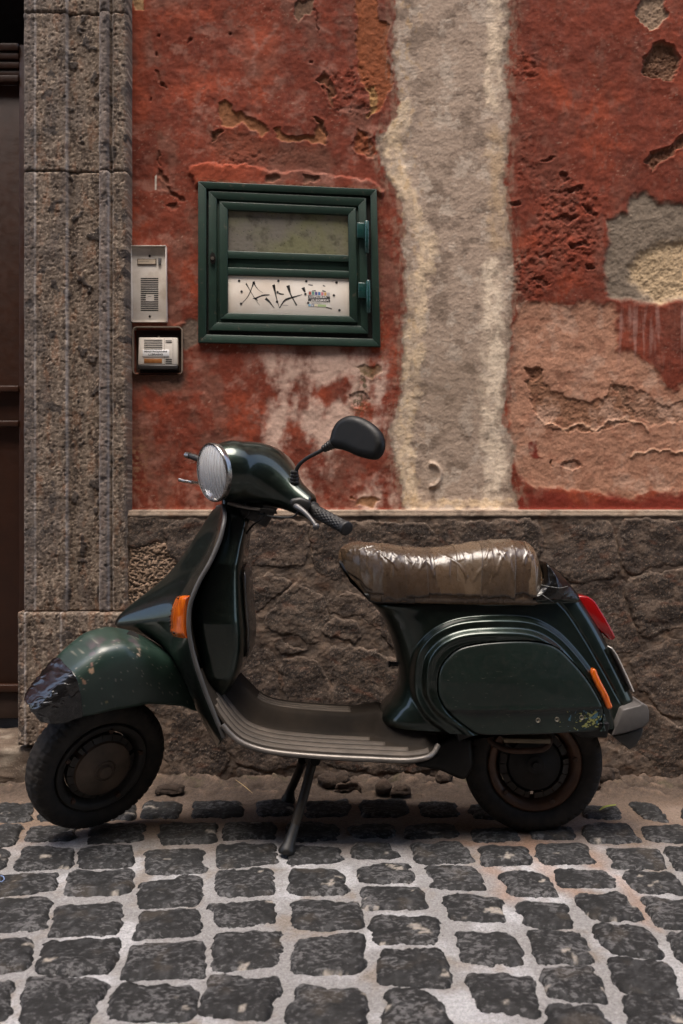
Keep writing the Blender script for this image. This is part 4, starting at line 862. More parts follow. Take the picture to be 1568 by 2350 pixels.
m_rub = M('tyre_rubber'); _n = m_rub.noise(26, 6, .6); m_rub.p(base=m_rub.ramp(_n, (.35, c(26, 23, 21)), (.7, c(46, 40, 34))), rough=.78, spec=.35); m_rub = m_rub.m
m_mat = M('worn_floor_plastic'); _n = m_mat.noise(9, 6, .6); m_mat.p(base=m_mat.ramp(_n, (.35, c(24, 20, 16)), (.7, c(44, 37, 30))), rough=.8, spec=.18); m_mat.bump(m_mat.noise(180, 4), .12, .002); m_mat = m_mat.m
m_strip = simple('dusty_rubber_strip', c(74, 66, 58), .75, var=.18); m_alu = simple('dull_aluminium', c(118, 112, 106), .42, metal=.6, var=.1, bump=.1)
m_chrome = simple('worn_chrome', c(150, 146, 142), .25, metal=.95, var=.06); m_rust = simple('rusty_steel', c(66, 46, 34), .65, metal=.3, var=.3); m_dark = simple('oily_black_metal', c(18, 16, 14), .5, metal=.4, var=.2)
sc = root('scooter', tuple(np.array([.0, 0, 0])), 'dark green vintage motor scooter on its stand with brown tape wrapped round the seat', 'scooter')
def proj(P):
    P = np.asarray(P); k = (P[..., 1] - CAMY) / FPX; return 784 + P[..., 0] / k, 1150 - (P[..., 2] - EYE) / k

# --- steering frame
AL, TH = math.radians(27), math.radians(43)
AX = np.array([math.sin(AL), 0, math.cos(AL)]); HC = np.array([-.205, 0, .957])
def steer(P):
    P = np.asarray(P, float); Q = P - HC; cr = np.cross(np.broadcast_to(AX, Q.shape), Q); dt = (Q @ AX)[..., None]
    return HC + Q * math.cos(TH) + cr * math.sin(TH) + AX * dt * (1 - math.cos(TH))
def steerv(v): return steer(HC + np.asarray(v, float)) - HC
def smesh(me):
    n = len(me.vertices); co = np.zeros(n * 3); me.vertices.foreach_get('co', co); me.vertices.foreach_set('co', steer(co.reshape(-1, 3)).astype(np.float32).ravel()); me.update(); return me

# --- iso-surfaces (surface nets, then projected on the exact surface)
def iso(name, f, lo, hi, h):
    ax = [np.arange(lo[i], hi[i] + h, h) for i in range(3)]; X, Y, Z = np.meshgrid(*ax, indexing='ij'); D = f(X, Y, Z)
    nx, ny, nz = D.shape; S = D < 0
    acc = np.zeros((nx - 1, ny - 1, nz - 1, 3)); cnt = np.zeros((nx - 1, ny - 1, nz - 1))
    offs = [(0,0,0),(1,0,0),(0,1,0),(1,1,0),(0,0,1),(1,0,1),(0,1,1),(1,1,1)]
    sl_ = lambda A, o: A[o[0]:nx - 1 + o[0], o[1]:ny - 1 + o[1], o[2]:nz - 1 + o[2]]
    for i, a in enumerate(offs):
        for j, b_ in enumerate(offs):
            if j > i and sum(abs(p - q) for p, q in zip(a, b_)) == 1:
                da, db = sl_(D, a), sl_(D, b_); m = (da < 0) != (db < 0); t = np.where(m, da / (da - db + 1e-20 * (da == db)), 0)
                for ax_ in range(3): acc[..., ax_] += np.where(m, a[ax_] + t * (b_[ax_] - a[ax_]), 0)
                cnt += m
    act = cnt > 0; idx = -np.ones(act.shape, int); idx[act] = np.arange(act.sum()); I = np.argwhere(act)
    V = (I + acc[act] / cnt[act][:, None]) * h + np.array([ax[0][0], ax[1][0], ax[2][0]])
    F = []
    for ax_ in range(3):
        o = [0, 0, 0]; o[ax_] = 1; A = S[:nx - o[0], :ny - o[1], :nz - o[2]]; B = S[o[0]:, o[1]:, o[2]:]; e = np.argwhere(A != B)
        u_, v_ = [q for q in range(3) if q != ax_]; ok = (e[:, u_] > 0) & (e[:, v_] > 0) & (e[:, u_] < act.shape[u_]) & (e[:, v_] < act.shape[v_]) & (e[:, ax_] < act.shape[ax_]); e = e[ok]
        def cell(du, dv):
            q = e.copy(); q[:, u_] -= du; q[:, v_] -= dv; return idx[q[:, 0], q[:, 1], q[:, 2]]
        q = np.stack([cell(0, 0), cell(1, 0), cell(1, 1), cell(0, 1)], 1); flip = A[e[:, 0], e[:, 1], e[:, 2]] ^ (ax_ == 1); q[~flip] = q[~flip][:, ::-1]; F.append(q)
    F = np.concatenate(F); F = F[(F >= 0).all(1)]
    for _ in range(4):
        e = h * .2; d = f(V[:, 0], V[:, 1], V[:, 2])
        g = np.stack([f(V[:, 0] + e, V[:, 1], V[:, 2]) - f(V[:, 0] - e, V[:, 1], V[:, 2]), f(V[:, 0], V[:, 1] + e, V[:, 2]) - f(V[:, 0], V[:, 1] - e, V[:, 2]), f(V[:, 0], V[:, 1], V[:, 2] + e) - f(V[:, 0], V[:, 1], V[:, 2] - e)], 1) / (2 * e)
        V = V - g * np.clip(d / ((g ** 2).sum(1) + 1e-9), -h * .6, h * .6)[:, None]
    return fixn(mesh(name, V, F))
def smin(a, b_, k): h = np.clip(.5 + .5 * (b_ - a) / k, 0, 1); return b_ + (a - b_) * h - k * h * (1 - h)
def smax(a, b_, k): return -smin(-a, -b_, k)
def rcone(X, Y, Z, a, b_, r1, r2):
    a = np.asarray(a, float); b_ = np.asarray(b_, float); d = b_ - a; L = d @ d
    t = np.clip(((X - a[0]) * d[0] + (Y - a[1]) * d[1] + (Z - a[2]) * d[2]) / L, 0, 1)
    return np.sqrt((X - a[0] - d[0] * t) ** 2 + (Y - a[1] - d[1] * t) ** 2 + (Z - a[2] - d[2] * t) ** 2) - (r1 + (r2 - r1) * t)

# --- rear body
def levels(tab, z):
    tab = sorted(tab); return np.interp(z, [p[0] for p in tab], [p[1] for p in tab])
fe = crom([(1236,1286),(1215,1340),(1120,1368),(950,1374),(856,1378),(868,1400),(885,1432),(898,1468),(907,1502),(914,1538),(911,1566),(898,1592),(880,1612),(866,1640),(900,1672),(960,1700)], 5)
re_ = crom([(1245,1290),(1275,1308),(1303,1338),(1332,1374),(1365,1425),(1395,1480),(1422,1535),(1444,1580),(1462,1622),(1468,1650),(1455,1700)], 5)
fz = [(EYE - (v - 1150) * .00122, (u - 784) * .00122) for u, v in fe]; rz = [(EYE - (v - 1150) * .001205, (u - 784) * .001205) for u, v in re_]
ZB0, ZB1 = .312, .752
def xf(z): return levels(fz, z)
def xr(z): return levels(rz, z)
def wb(x, z):
    t = np.clip((x - xf(z)) / (xr(z) - xf(z)), 0, 1)
    w_ = np.interp(z, [.3, .45, .6, .66, .70, .752], [.150, .145, .128, .120, .114, .095])
    return w_ * (1 - .42 * ss(.45, 1.02, t))
NX, NZ, NW = 150, 190, .0
K2 = .001139
outer = crom([(946,1590),(948,1530),(962,1488),(1000,1448),(1060,1424),(1150,1418),(1232,1426),(1292,1456),(1342,1506),(1385,1566),(1420,1635),(1412,1760),(1110,1760),(1040,1700),(985,1660),(958,1625)], 5, True)
outer = [((u - 784) * K2, EYE - (v - 1150) * K2) for u, v in outer]
pan_px = [(1010,1590),(1014,1545),(1036,1512),(1072,1490),(1150,1479),(1238,1480),(1290,1496),(1330,1532),(1366,1575),(1394,1622),(1404,1650),(1398,1672),(1386,1692),(1300,1693),(1200,1693),(1108,1692),(1075,1676),(1040,1648),(1018,1618)]
KP = .001121; pan = np.array([((u - 784) * KP, EYE - (v - 1150) * KP) for u, v in crom(pan_px, 8, True)])
pan_k2 = pan / 1.0
def bulge(x, z, rec=True):
    t = -sdf(x, z, outer); h = .0235 * ss(-.002, .012, t) + .0165 * ss(.026, .042, t) - .0035 * ss(.046, .058, t)
    return h
FZ = np.linspace(ZB0, ZB1, 170)
def sidey(x, z):
    x = np.asarray(x, float); z = np.asarray(z, float); a, b_ = xf(z), xr(z); xi = np.clip((x - (a + b_) / 2) / ((b_ - a) / 2 + 1e-6), -1, 1)
    return wb(x, z) * (1 - np.abs(xi) ** (5 + 13 * ss(.0, .3, xi))) ** (1 / 2.6)
TB = np.linspace(-1, 1, 260); TB = np.sign(TB) * (1 - (1 - np.abs(TB)) ** 1.6)      # denser at the rounded ends
rows = []
grv = np.array([((u - 784) * .00117, EYE - (v - 1150) * .00117) for u, v in crom([(1287,1385),(1310,1410),(1345,1465),(1385,1535),(1415,1590),(1440,1640),(1450,1700)], 6)])
for z in FZ:
    a, b_ = float(xf(z)), float(xr(z)); X = (a + b_) / 2 + TB * (b_ - a) / 2; Zz = np.full_like(X, z); y = sidey(X, Zz)
    bl_ = bulge(X, Zz) * ss(0, .03, y); dp = sdf(X, Zz, pan); bl_ = bl_ - .016 * ss(.0035, -.001, dp)
    dg = dline(X, Zz, grv); bl_ = bl_ - .004 * np.exp(-(dg / .0028) ** 2) * ss(0, .02, y)
    y = y + bl_
    near_ = np.stack([X, -y, Zz], 1); far = np.stack([X, y, Zz], 1)[::-1][1:-1]; rows.append(np.concatenate([near_, far]))
rows = np.array(rows)
body = put('body', fixn(grid('body', rows, cv=True, caps=True)), m_pt, sc)
autosmooth(body.data, 50)
# side panel (its own door)
def sp_y(x, z): return sidey(x, z) + .0365
cenp = pan.mean(0); RR = np.concatenate([np.linspace(0, .94, 16), [.97, .985, .995, 1.0]]); Pp = []
for r in RR:
    q = cenp + (pan - cenp) * r; y = sp_y(q[:, 0], q[:, 1]) + .0008 - .004 * max(0, (r - .97) / .03) ** 2
    lowz = EYE - (1638 - 1150) * KP; y = y - .005 * ss(lowz + .003, lowz - .002, q[:, 1]) + .002 * np.exp(-((q[:, 1] - lowz - .003) / .004) ** 2) * ss(.315, .34, q[:, 0])
    Pp.append(np.stack([q[:, 0], -y, q[:, 1]], 1))
q = Pp[-1].copy(); q[:, 1] += .012; Pp.append(q); Pp = np.array(Pp)
# finer in the middle for the paint chips
pu, pv = proj(Pp); base_ = np.ones(pu.shape + (3,)) * c3(23, 39, 32); nz_ = fbm(pu / 9, pv / 9, 3., 4, .6)
fl_ = ss(1400, 1330, 1400 - 0 * pu) * 0
side_panel = put('side_panel', fixn(grid('side_panel', Pp, cv=True)), paint('panel_paint', c(16, 27, 22), rough=.36, coat=.5, coatr=.12, grime=.5, scr=1.), sc); autosmooth(side_panel.data, 50)
# flaked patches on the lower rear corner of the panel: thin real flakes of older paint
for (colr, seed, lo_, cx, cy) in (((52, 84, 98), 5., .16, 1385, 1655), ((118, 118, 66), 9., .2, 1368, 1668)):
    us_ = np.arange(1290, 1402, 1.2); vs_ = np.arange(1641, 1690, 1.2); U_, V_ = np.meshgrid(us_, vs_); x_ = (U_ - 784) * KP; z_ = EYE - (V_ - 1150) * KP
    n_ = fbm(U_ / 13, V_ / 9, seed, 4, .6) + .75 * np.exp(-((U_ - cx) / 26) ** 2 - ((V_ - cy) / 20) ** 2) - .42
    keep = (n_ > lo_ - .06) & (sdf(x_, z_, pan) < -.003); y_ = sp_y(x_, z_) + .0008 - .005 + .0006 + .0002 * (seed == 9.)
    F = gridF(*U_.shape)[:, ::-1]; F = F[keep.ravel()[F].all(1)]; us2 = np.unique(F); rr_ = np.zeros(U_.size, int); rr_[us2] = np.arange(len(us2))
    put('paint_flake', mesh('paint_flake', np.stack([x_, -y_, z_], -1).reshape(-1, 3)[us2], rr_[F]), simple('flake_colour', c(*colr), .5), side_panel, label='chipped older paint showing blue and yellow', kind='stuff')
for u, v in ((1241,1660),(1287,1660),(1348,1659)):
    x_, z_ = (u - 784) * KP, EYE - (v - 1150) * KP; y_ = float(sp_y(np.array([x_]), np.array([z_]))[0]) - .0042; b = MB()
    b.lathe([(.0028, -.0005), (.0056, -.0022), (.0068, 0), (.007, .002)], (x_, -y_, z_), (0, 1, 0), 18); b.lathe([(0, .0005), (.003, -.0004)], (x_, -y_, z_), (0, 1, 0), 12)
    put('bolt', b.mesh('bolt', 40), simple('bolt_steel', c(120, 114, 100), .4, metal=.7), side_panel)
# rear bumper, flap, tail light, plate, indicator
def ext(name, pts, y0, y1, mat, parent=sc, bv=.006, yk=None, n=2, curve=0, **kw):
    k = ((yk if yk is not None else y0) - CAMY) / FPX; P_ = crom(pts, curve, True) if curve else np.array(pts, float)
    b = MB(); b.prism([((u - 784) * k, EYE - (v - 1150) * k) for u, v in P_], 1, y0, y1); o = put(name, fixn(b.mesh(name)), mat, parent, **kw)
    if bv: bevel(o, bv, n)
    return o
m_bump = M('grey_bumper_plastic'); _n = m_bump.noise(12, 6, .65); m_bump.p(base=m_bump.ramp(_n, (.35, c(62, 59, 57)), (.7, c(86, 82, 80))), rough=.6); m_bump.bump(m_bump.noise(120, 5), .15, .002)
bp = ext('bumper', [(1404,1690),(1423,1645),(1430,1629),(1442,1626),(1470,1619),(1474,1613),(1487,1620),(1491,1632),(1491,1656),(1480,1668),(1440,1682)], -.125, .125, m_bump.m, bv=.012, n=3)
ext('bumper_flap', [(1406,1690),(1440,1683),(1478,1670),(1475,1688),(1462,1710),(1447,1722)], -.10, .10, simple('flap_grey', c(58, 56, 52), .6), bv=.004)
m_red = M('red_lens'); m_red.p(base=c(150, 14, 16), rough=.15, coat=.6, trans=.25, ior=1.45); m_red = m_red.m
tl = ext('tail_light', [(1326,1368),(1352,1370),(1362,1376),(1369,1383),(1392,1420),(1415,1462),(1412,1469),(1402,1470),(1370,1440)], -.045, .045, m_red, bv=.004, yk=-.05)
pk_ = []
for t, (u, v) in enumerate([(1416,1488),(1426,1502),(1436,1522),(1450,1552),(1466,1588)]): pk_.append((u - 8, v))
kq = (-.09 - CAMY) / FPX; lp = [((u - 784) * kq, EYE - (v - 1150) * kq) for u, v in pk_]; b = MB()
b.prism(lp + [(x - .003, z - .001) for x, z in lp[::-1]], 1, -.085, .085); put('number_plate', fixn(b.mesh('number_plate')), simple('plate_white', c(190, 186, 180), .4), sc)
m_amb = M('amber_lens'); _n = m_amb.noise(60, 4, .6, vec=m_amb.map((3, 1, .4))); m_amb.p(base=m_amb.ramp(_n, (.35, c(176, 70, 8)), (.7, c(224, 112, 18))), rough=.22, coat=.5, trans=.2); m_amb.bump(m_amb.noise(90, 2, vec=m_amb.map((6, 1, .3))), .25, .002); m_amb = m_amb.m
cl_ = crom([(1381,1548),(1384,1562),(1395,1586),(1408,1610),(1416,1630),(1421,1641)], 5); wd_ = np.interp(np.linspace(0, 1, len(cl_)), [0, .08, .2, .5, .95, 1], [.3, .9, 1., 1., .9, .6]) * 7.5
A = []
for (u, v), wq in zip(cl_, wd_):
    ring_ = []
    for k_ in range(14):
        a = 2 * math.pi * k_ / 14; sx, sy = math.copysign(abs(math.cos(a)) ** .6, math.cos(a)), math.copysign(abs(math.sin(a)) ** .6, math.sin(a))
        px = u + sx * wq; py_ = v - sx * wq * .45; kk = KP; x_ = (px - 784) * kk; z_ = EYE - (py_ - 1150) * kk; yb = float(sidey(np.array([min(x_, float(xr(z_)) - .012)]), np.array([z_]))[0]) + .014
        ring_.append((x_, -yb - .012 - .012 * sy, z_))
    A.append(ring_)
put('rear_indicator', fixn(grid('rear_indicator', np.array(A), cv=True, caps=True)), m_amb, sc)
# taped tail
m_btape = M('black_tape'); v1 = m_btape.noise(16, 5, .6, dist=1.6); m_btape.p(base=c(14, 13, 12), rough=.18, spec=.6); m_btape.bump(v1, .55, .01); m_btape = m_btape.m
rt = []
for z in np.linspace(.6555, .7535, 40):
    zz = min(z, .752); a, b_ = max(float(xf(zz)), (1213 - 784) * .00119), float(xr(zz)) + .0025; X = a + (b_ - a) * (1 - np.cos(np.linspace(0, math.pi, 70))) / 2; Zz = np.full_like(X, zz)
    y = np.maximum(sidey(np.clip(X, a, float(xr(zz)) - .0004), Zz), .02) + .004 + .0022 * fbm(X * 26, Zz * 26, 3.) + .0012 * fbm(X * 70, Zz * 60, 5.); y[0] = y[-1] * .5
    rt.append(np.concatenate([np.stack([X, -y, np.full_like(X, z)], 1), np.stack([X, y, np.full_like(X, z)], 1)[::-1]]))
tt_ = put('tail_tape', fixn(grid('tail_tape', np.array(rt), cv=True, caps=True)), m_btape, sc, label='black tape stuck over the tail behind the seat'); autosmooth(tt_.data, 50)
for pts in ([(1232,1341),(1250,1343),(1280,1347),(1304,1346)], [(1236,1360),(1252,1371),(1270,1382)]):
    P_ = crom([W(u, v, -.09) for u, v in pts], 6); P_[:, 1] = -sidey(P_[:, 0], P_[:, 2]) - .0052
    b = MB(); b.tube(P_, .0006, 6); put('tape_crease', b.mesh('tape_crease', 40), simple('tape_crease_pale', c(130, 130, 128), .4), tt_)  # creases of the black tape drawn as thin pale tubes

# --- seat: foam under brown parcel tape
ZS = [(776,1276,1290),(779,1266,1303),(786,1258,1318),(800,1251,1332),(825,1248,1352),(850,1249,1378),(900,1254,1380),(945,1261,1382),(1000,1261,1384),(1060,1254,1386),(1110,1247,1386),(1160,1243,1387),(1200,1244,1388),(1216,1250,1388),(1228,1262,1388),(1236,1278,1388),(1241,1296,1386)]
ks = .00119
su = crom([(a, b_, c_) for a, b_, c_ in ZS], 12); m_tape = M('brown_parcel_tape')
_n = m_tape.noise(5, 5, .6); _w = m_tape.noise(13, 6, .62, dist=2.2, vec=m_tape.map((1.6, .6, .55))); _f = m_tape.noise(46, 4, .6, dist=2.5, vec=m_tape.map((1.8, 1, .45)))
m_tape.p(base=m_tape.ramp(_n, (.3, c(82, 64, 48)), (.7, c(112, 92, 72))), rough=.2, spec=.45, coat=.35, coatr=.06); m_tape.bump(_f, .35, .004, m_tape.bump(_w, .45, .010)); m_tape = m_tape.m
def seatsurf(x, a, off=0.):
    """x in metres along, a in 0..1 round the section from the near lower edge over the top to the far lower edge"""
    X_ = (su[:, 0] - 784) * ks; zt = np.interp(x, X_, EYE - (su[:, 1] - 1150) * .00121); zb = np.interp(x, X_, EYE - (su[:, 2] - 1150) * .00116)
    t = (x - X_[0]) / (X_[-1] - X_[0]); w_ = .128 * np.clip(np.minimum((t / .22), 1), 0, 1) ** .55 * (1 - .10 * ss(.75, 1, t) ) + .004; w_ = w_ * (1 - .25 * ss(.95, 1.0, t))
    ph = math.pi * a; cs, sn = np.cos(ph), np.sin(ph)
    y = -w_ * np.sign(cs) * np.abs(cs) ** .55; z = zb + (zt - zb) * np.abs(sn) ** .62
    return y, z
NXs, NA = 260, 120; xs_ = (su[0, 0] - 784) * ks + (su[-1, 0] - su[0, 0]) * ks * (1 - np.cos(np.linspace(0, math.pi, NXs))) / 2 ; aa = np.linspace(0, 1, NA); Xs, Aa = np.meshgrid(xs_, aa, indexing='ij'); Ys, Zs = seatsurf(Xs, Aa)
def wrinkle(X, A_, s=0.):
    # tape pulled down over the sides: folds fan out and run down
    fold = fbm(X * 10 + 1.6 * pn(A_ * 4, X * 5, s) - A_ * 3, A_ * 5 + X * 14, s + 2., 3, .5); r = (1 - np.abs(fold) * 2.2); side = ss(.46, .2, np.minimum(A_, 1 - A_)) 
    cr2 = fbm(X * 40 + A_ * 9, A_ * 16 - X * 22, s + 5., 3, .6)
    return .0006 * cr2
Wn = wrinkle(Xs, Aa); step_ = 0
edges_ = [-.01,.035,.07,.115,.17,.22,.275,.32,.375,.43,.47,.53]     # overlapping wraps
lap = np.zeros_like(Xs)
for i, e_ in enumerate(edges_): lap += .0012 * ss(-.0008, .0008, Xs - e_ - .012 * pn(Aa * 4, i, 3.) - (.5 - Aa) * .02 * math.sin(i * 2.1)) * np.exp(-np.maximum(Xs - e_, 0) / .05)
cy_, cz_ = 0 * Ys, (Zs.min(1, keepdims=True) + Zs.max(1, keepdims=True)) / 2
ny_, nz2 = Ys - 0, Zs - cz_; nl = np.sqrt(ny_ ** 2 + nz2 ** 2) + 1e-6; off = Wn + lap
Ps = np.stack([Xs, Ys + ny_ / nl * off, Zs + nz2 / nl * off], -1)
seat = put('seat', fixn(grid('seat', Ps, cv=True, flip=True)), m_tape, sc, label='seat wrapped in glossy brown parcel tape')
# the separate wraps of tape, each lapping over the one before
tints = []
for t_ in ((62, 49, 38), (76, 61, 47), (88, 73, 58), (70, 57, 45)):
    mt = M('brown_parcel_tape'); n5 = mt.noise(7, 5, .6); w5 = mt.noise(6, 3, .5, dist=2.5, vec=mt.map((2.2, .7, .5), (0, .5, 0))); r5 = mt.noise(70, 4, .6)
    mt.p(base=mt.ramp(n5, (.3, c(*[q * .82 for q in t_])), (.7, c(*[min(255, q * 1.15) for q in t_]))), rough=mt.ramp(r5, (.35, .2), (.7, .42)), spec=.45, coat=.25, coatr=.12)
    mt.bump(w5, .3, .010); tints.append(mt.m)
x_ = .0; k_ = 0; xe = float(xs_[-1]) - .006
while x_ < xe - .02:
    wd = float(rng.uniform(.055, .095)); xa, xb_ = x_ - .004, min(x_ + wd, xe); sk = float(rng.uniform(-.016, .016)); seed = 3.1 * k_ + 1
    S_, A_ = np.meshgrid(np.linspace(0, 1, 30), np.linspace(0, 1, 110), indexing='ij')
    e0, e1 = float(rng.uniform(.0, .022)), 1 - float(rng.uniform(.0, .04)); jag = .006 * fbm(S_ * 2.5, 0 * S_, seed, 3) 
    Aq = np.clip(e0 + jag * (A_ < .3) + (e1 - e0) * A_, 0, 1); X = xa + (xb_ - xa) * S_ + sk * (1 - 2 * A_) * (np.abs(1 - 2 * A_)); X = np.clip(X, xs_[0] + .004, xs_[-1] - .002)
    Y, Z = seatsurf(X, Aq); cz = np.interp(X.ravel(), xs_, cz_[:, 0]).reshape(X.shape); n_y, n_z = Y, (Z - cz); l_ = np.sqrt(n_y ** 2 + n_z ** 2) + 1e-6
    sd_ = ss(.5, .12, np.minimum(Aq, 1 - Aq)); ridge = 0
    for j_ in range(15):
        s0, a0_ = rng.uniform(0, 1), rng.choice([rng.uniform(.02, .3), rng.uniform(.2, .55)]); ds_, da_ = rng.uniform(-.5, .5), rng.uniform(.08, .25)
        pl = [(s0 * wd, a0_ * .42), ((s0 + ds_ * .4) * wd, (a0_ + da_ * .5) * .42), ((s0 + ds_) * wd, (a0_ + da_) * .42)]
        ridge = ridge + rng.uniform(.0008, .0026) * np.exp(-(dline(S_ * wd, A_ * .42, pl) / rng.uniform(.0016, .0034)) ** 2)
    o = .0035 + .0008 * (k_ % 4) + ridge + .0012 * pn(S_ * 2, A_ * 4, seed) * sd_ + .003 * ss(.08, 0, A_) * (.5 + pn(S_ * 2, seed))
    P_ = np.stack([X, Y + n_y / l_ * o, Z + n_z / l_ * o], -1)
    ts = put('tape_strip', grid('tape_strip', P_), tints[int(rng.randint(4))], seat); ts.modifiers.new('t', 'SOLIDIFY').thickness = .0006
    x_ += wd * float(rng.uniform(.62, .85)); k_ += 1
# black seat base and lining under the nose
ext('seat_base', [(778,1284),(786,1290),(806,1330),(836,1358),(1212,1362),(1222,1386),(862,1380),(848,1378),(818,1346),(796,1318),(780,1298)], -.112, .112, simple('seat_black', c(16, 15, 14), .45), bv=.006, yk=-.06)
ext('seat_hinge', [(822,1330),(836,1345),(852,1372),(842,1372),(826,1350)], -.06, .06, m_dark, bv=.002, yk=-.03)
b = MB(); P_ = W(903, 1524, 0); b.tube([P_ + (.012, 0, 0), P_ + (-.006, 0, 0), P_ + (-.010, 0, 0), P_ + (-.014, 0, 0)], [.006, .006, .009, .008], 12); put('choke_knob', b.mesh('choke_knob', 35), m_black, sc)

# --- leg shield, nose, floor
E_ = crom([(512,1160),(516,1180),(513,1205),(503,1243),(481,1293),(460,1329),(445,1362),(436,1390),(433,1420),(434,1450),(441,1490),(452,1530),(468,1578),(490,1635),(514,1692)], 6)
ye_ = np.interp(np.linspace(0, 1, len(E_)), [0, .06, .15, .3, .45, .8, 1], [.095, .13, .165, .20, .215, .215, .205])
Ex = np.array([((u - 784) * (-y - CAMY) / FPX, EYE - (v - 1150) * (-y - CAMY) / FPX) for (u, v), y in zip(E_, ye_)])
N_ = crom([(500,1164),(486,1176),(456,1222),(424,1272),(392,1313),(359,1344),(309,1383),(280,1408),(268,1424),(268,1437),(300,1446),(350,1466),(394,1498),(422,1540),(444,1590),(474,1650),(506,1704)], 6)
def resam(P, n):
    P = np.asarray(P); s = np.concatenate([[0], np.cumsum(np.linalg.norm(np.diff(P, axis=0), axis=1))]); t = np.linspace(0, s[-1], n); return np.stack([np.interp(t, s, P[:, i]) for i in range(P.shape[1])], 1)
NT = 150
Nx = resam([((u - 784) * .00122, EYE - (v - 1150) * .00122) for u, v in N_], NT); Et = resam(np.column_stack([Ex, ye_]), NT)
# pace the edge against the nose so that the nose tip lies opposite the indicator
tip = int(np.argmin(Nx[:, 0])); tm = np.interp(np.arange(NT), [0, tip, NT - 1], [0, .52 * (NT - 1), NT - 1]); Et = np.stack([np.interp(tm, np.arange(NT), Et[:, i]) for i in range(3)], 1)
qs = np.linspace(-1, 1, 91); Sh = np.zeros((NT, 91, 3))
for i in range(NT):
    q = np.abs(qs); wn = .50 + .12 * i / NT; tri = np.clip(1 - (np.sqrt(q ** 2 + .05 ** 2) - .05) / wn, 0, 1); B = .35 * (1 - q ** 2) + .65 * (tri ** 1.25)
    if i > tip: 
        f_ = ss(tip, tip + 40, i); B = B * (1 - f_) + f_ * (1 - q ** 2) ** .8
    Sh[i, :, 0] = Et[i, 0] + (Nx[i, 0] - Et[i, 0]) * B; Sh[i, :, 2] = Et[i, 1] + (Nx[i, 1] - Et[i, 1]) * B; Sh[i, :, 1] = qs * Et[i, 2]
shield = put('leg_shield', fixn(grid('leg_shield', Sh)), m_pt, sc); so_ = shield.modifiers.new('t', 'SOLIDIFY'); so_.thickness = .004; so_.offset = 0
b = MB(); path = np.concatenate([Sh[::-1, 0], Sh[0, 8:-8:6], Sh[:, -1]]); b.tube(path[::2], .0062, 8); put('shield_trim', b.mesh('shield_trim', 60), m_trim, sc)
# inner glove box
gx = [(1168,575),(1200,574),(1250,566),(1300,561),(1340,563),(1400,567),(1440,571),(1480,570),(1520,562),(1550,550),(1575,532),(1590,512),(1604,486)]
gz = np.array([EYE - (v - 1150) * .00121 for v, u in gx]); gxx = np.array([(u - 784) * .00121 for v, u in gx])
rowsg = []
for z in np.linspace(gz[-1], .925, 90):
    v = 1150 + (EYE - z) / .00121; xb = float(np.interp(z, gz[::-1], gxx[::-1])); xfr = float(np.interp(z, Et[::-1, 1], Et[::-1, 0])) - .012
    wv_ = float(np.interp(z, [.37, .45, .6, .75, .86, .925], [.10, .15, .155, .13, .085, .06])); a = np.linspace(0, 2 * math.pi, 96, endpoint=False); ca, sa = np.cos(a), np.sin(a)
    mx, hx = (xb + xfr) / 2, max(.004, (xb - xfr) / 2); rowsg.append(np.stack([mx + hx * np.sign(ca) * np.abs(ca) ** .42, wv_ * np.sign(sa) * np.abs(sa) ** .42, np.full(96, z)], 1))
gb = put('glove_box', fixn(grid('glove_box', np.array(rowsg), cv=True, caps=True)), m_pt, sc); autosmooth(gb.data, 60)
rowsd = []
for z in np.linspace(.485, .745, 40):
    xb = float(np.interp(z, gz[::-1], gxx[::-1])); tt = (z - .485) / .26; w_ = .095 * (1 - abs(2 * tt - 1) ** 6) ** .3 + .001; yy = np.linspace(-w_, w_, 21)
    rowsd.append(np.stack([xb + .004 + .012 * (1 - np.abs(yy / .105) ** 3) * (1 - abs(2 * tt - 1) ** 8), yy, np.full(21, z)], 1))
gd = put('glove_box_door', fixn(grid('glove_box_door', np.array(rowsd))), simple('door_black', c(52, 48, 44), .3, coat=.3), sc); gd.modifiers.new('t', 'SOLIDIFY').thickness = .004
b = MB(); b.tube(crom([W(546,1300,-.05), W(551,1290,-.06), W(557,1302,-.06), W(553,1310,-.05), W(560,1320,-.05)], 6), .002, 7); put('strap', b.mesh('strap', 60), m_black, sc)
# steering neck and fork
b = MB(); b.tube([HC - AX * .10 + np.array([0, 0, 0]), HC - AX * .035], [.045, .05], 20); put('steering_neck', b.mesh('steering_neck', 40), m_black, sc)
# front indicator and vent slots on the shield face
def shp(t, q, off):
    i = np.clip(t, 0, NT - 1); i0 = int(i); j = (q + 1) / 2 * 90; j0 = int(j); P_ = Sh[i0, j0]; a = Sh[min(i0 + 1, NT - 1), j0] - Sh[max(i0 - 1, 0), j0]; b_ = Sh[i0, min(j0 + 1, 90)] - Sh[i0, max(j0 - 1, 0)]
    n = np.cross(a, b_); n /= np.linalg.norm(n); 
    if n[0] > 0: n = -n
    return P_ + n * off
def tfind(v): 
    pu_, pv_ = proj(Sh[:, 2]); return int(np.argmin(np.abs(pv_ - v)))
t0, t1 = tfind(1367), tfind(1464); A = []
for k_, tt in enumerate(np.linspace(t0, t1, 20)):
    e = min(1, min(k_, 19 - k_) / 1.5); row = []
    for q, h_ in ((-.97, 0), (-.97, .012), (-.94, .017), (-.82, .018), (-.68, .015), (-.65, .010), (-.65, 0)): row.append(shp(tt, q, h_ * (.5 + .5 * e)))
    A.append(row)
fi = put('front_indicator', fixn(grid('front_indicator', np.array(A), caps=True)), m_amb, sc); autosmooth(fi.data, 40)
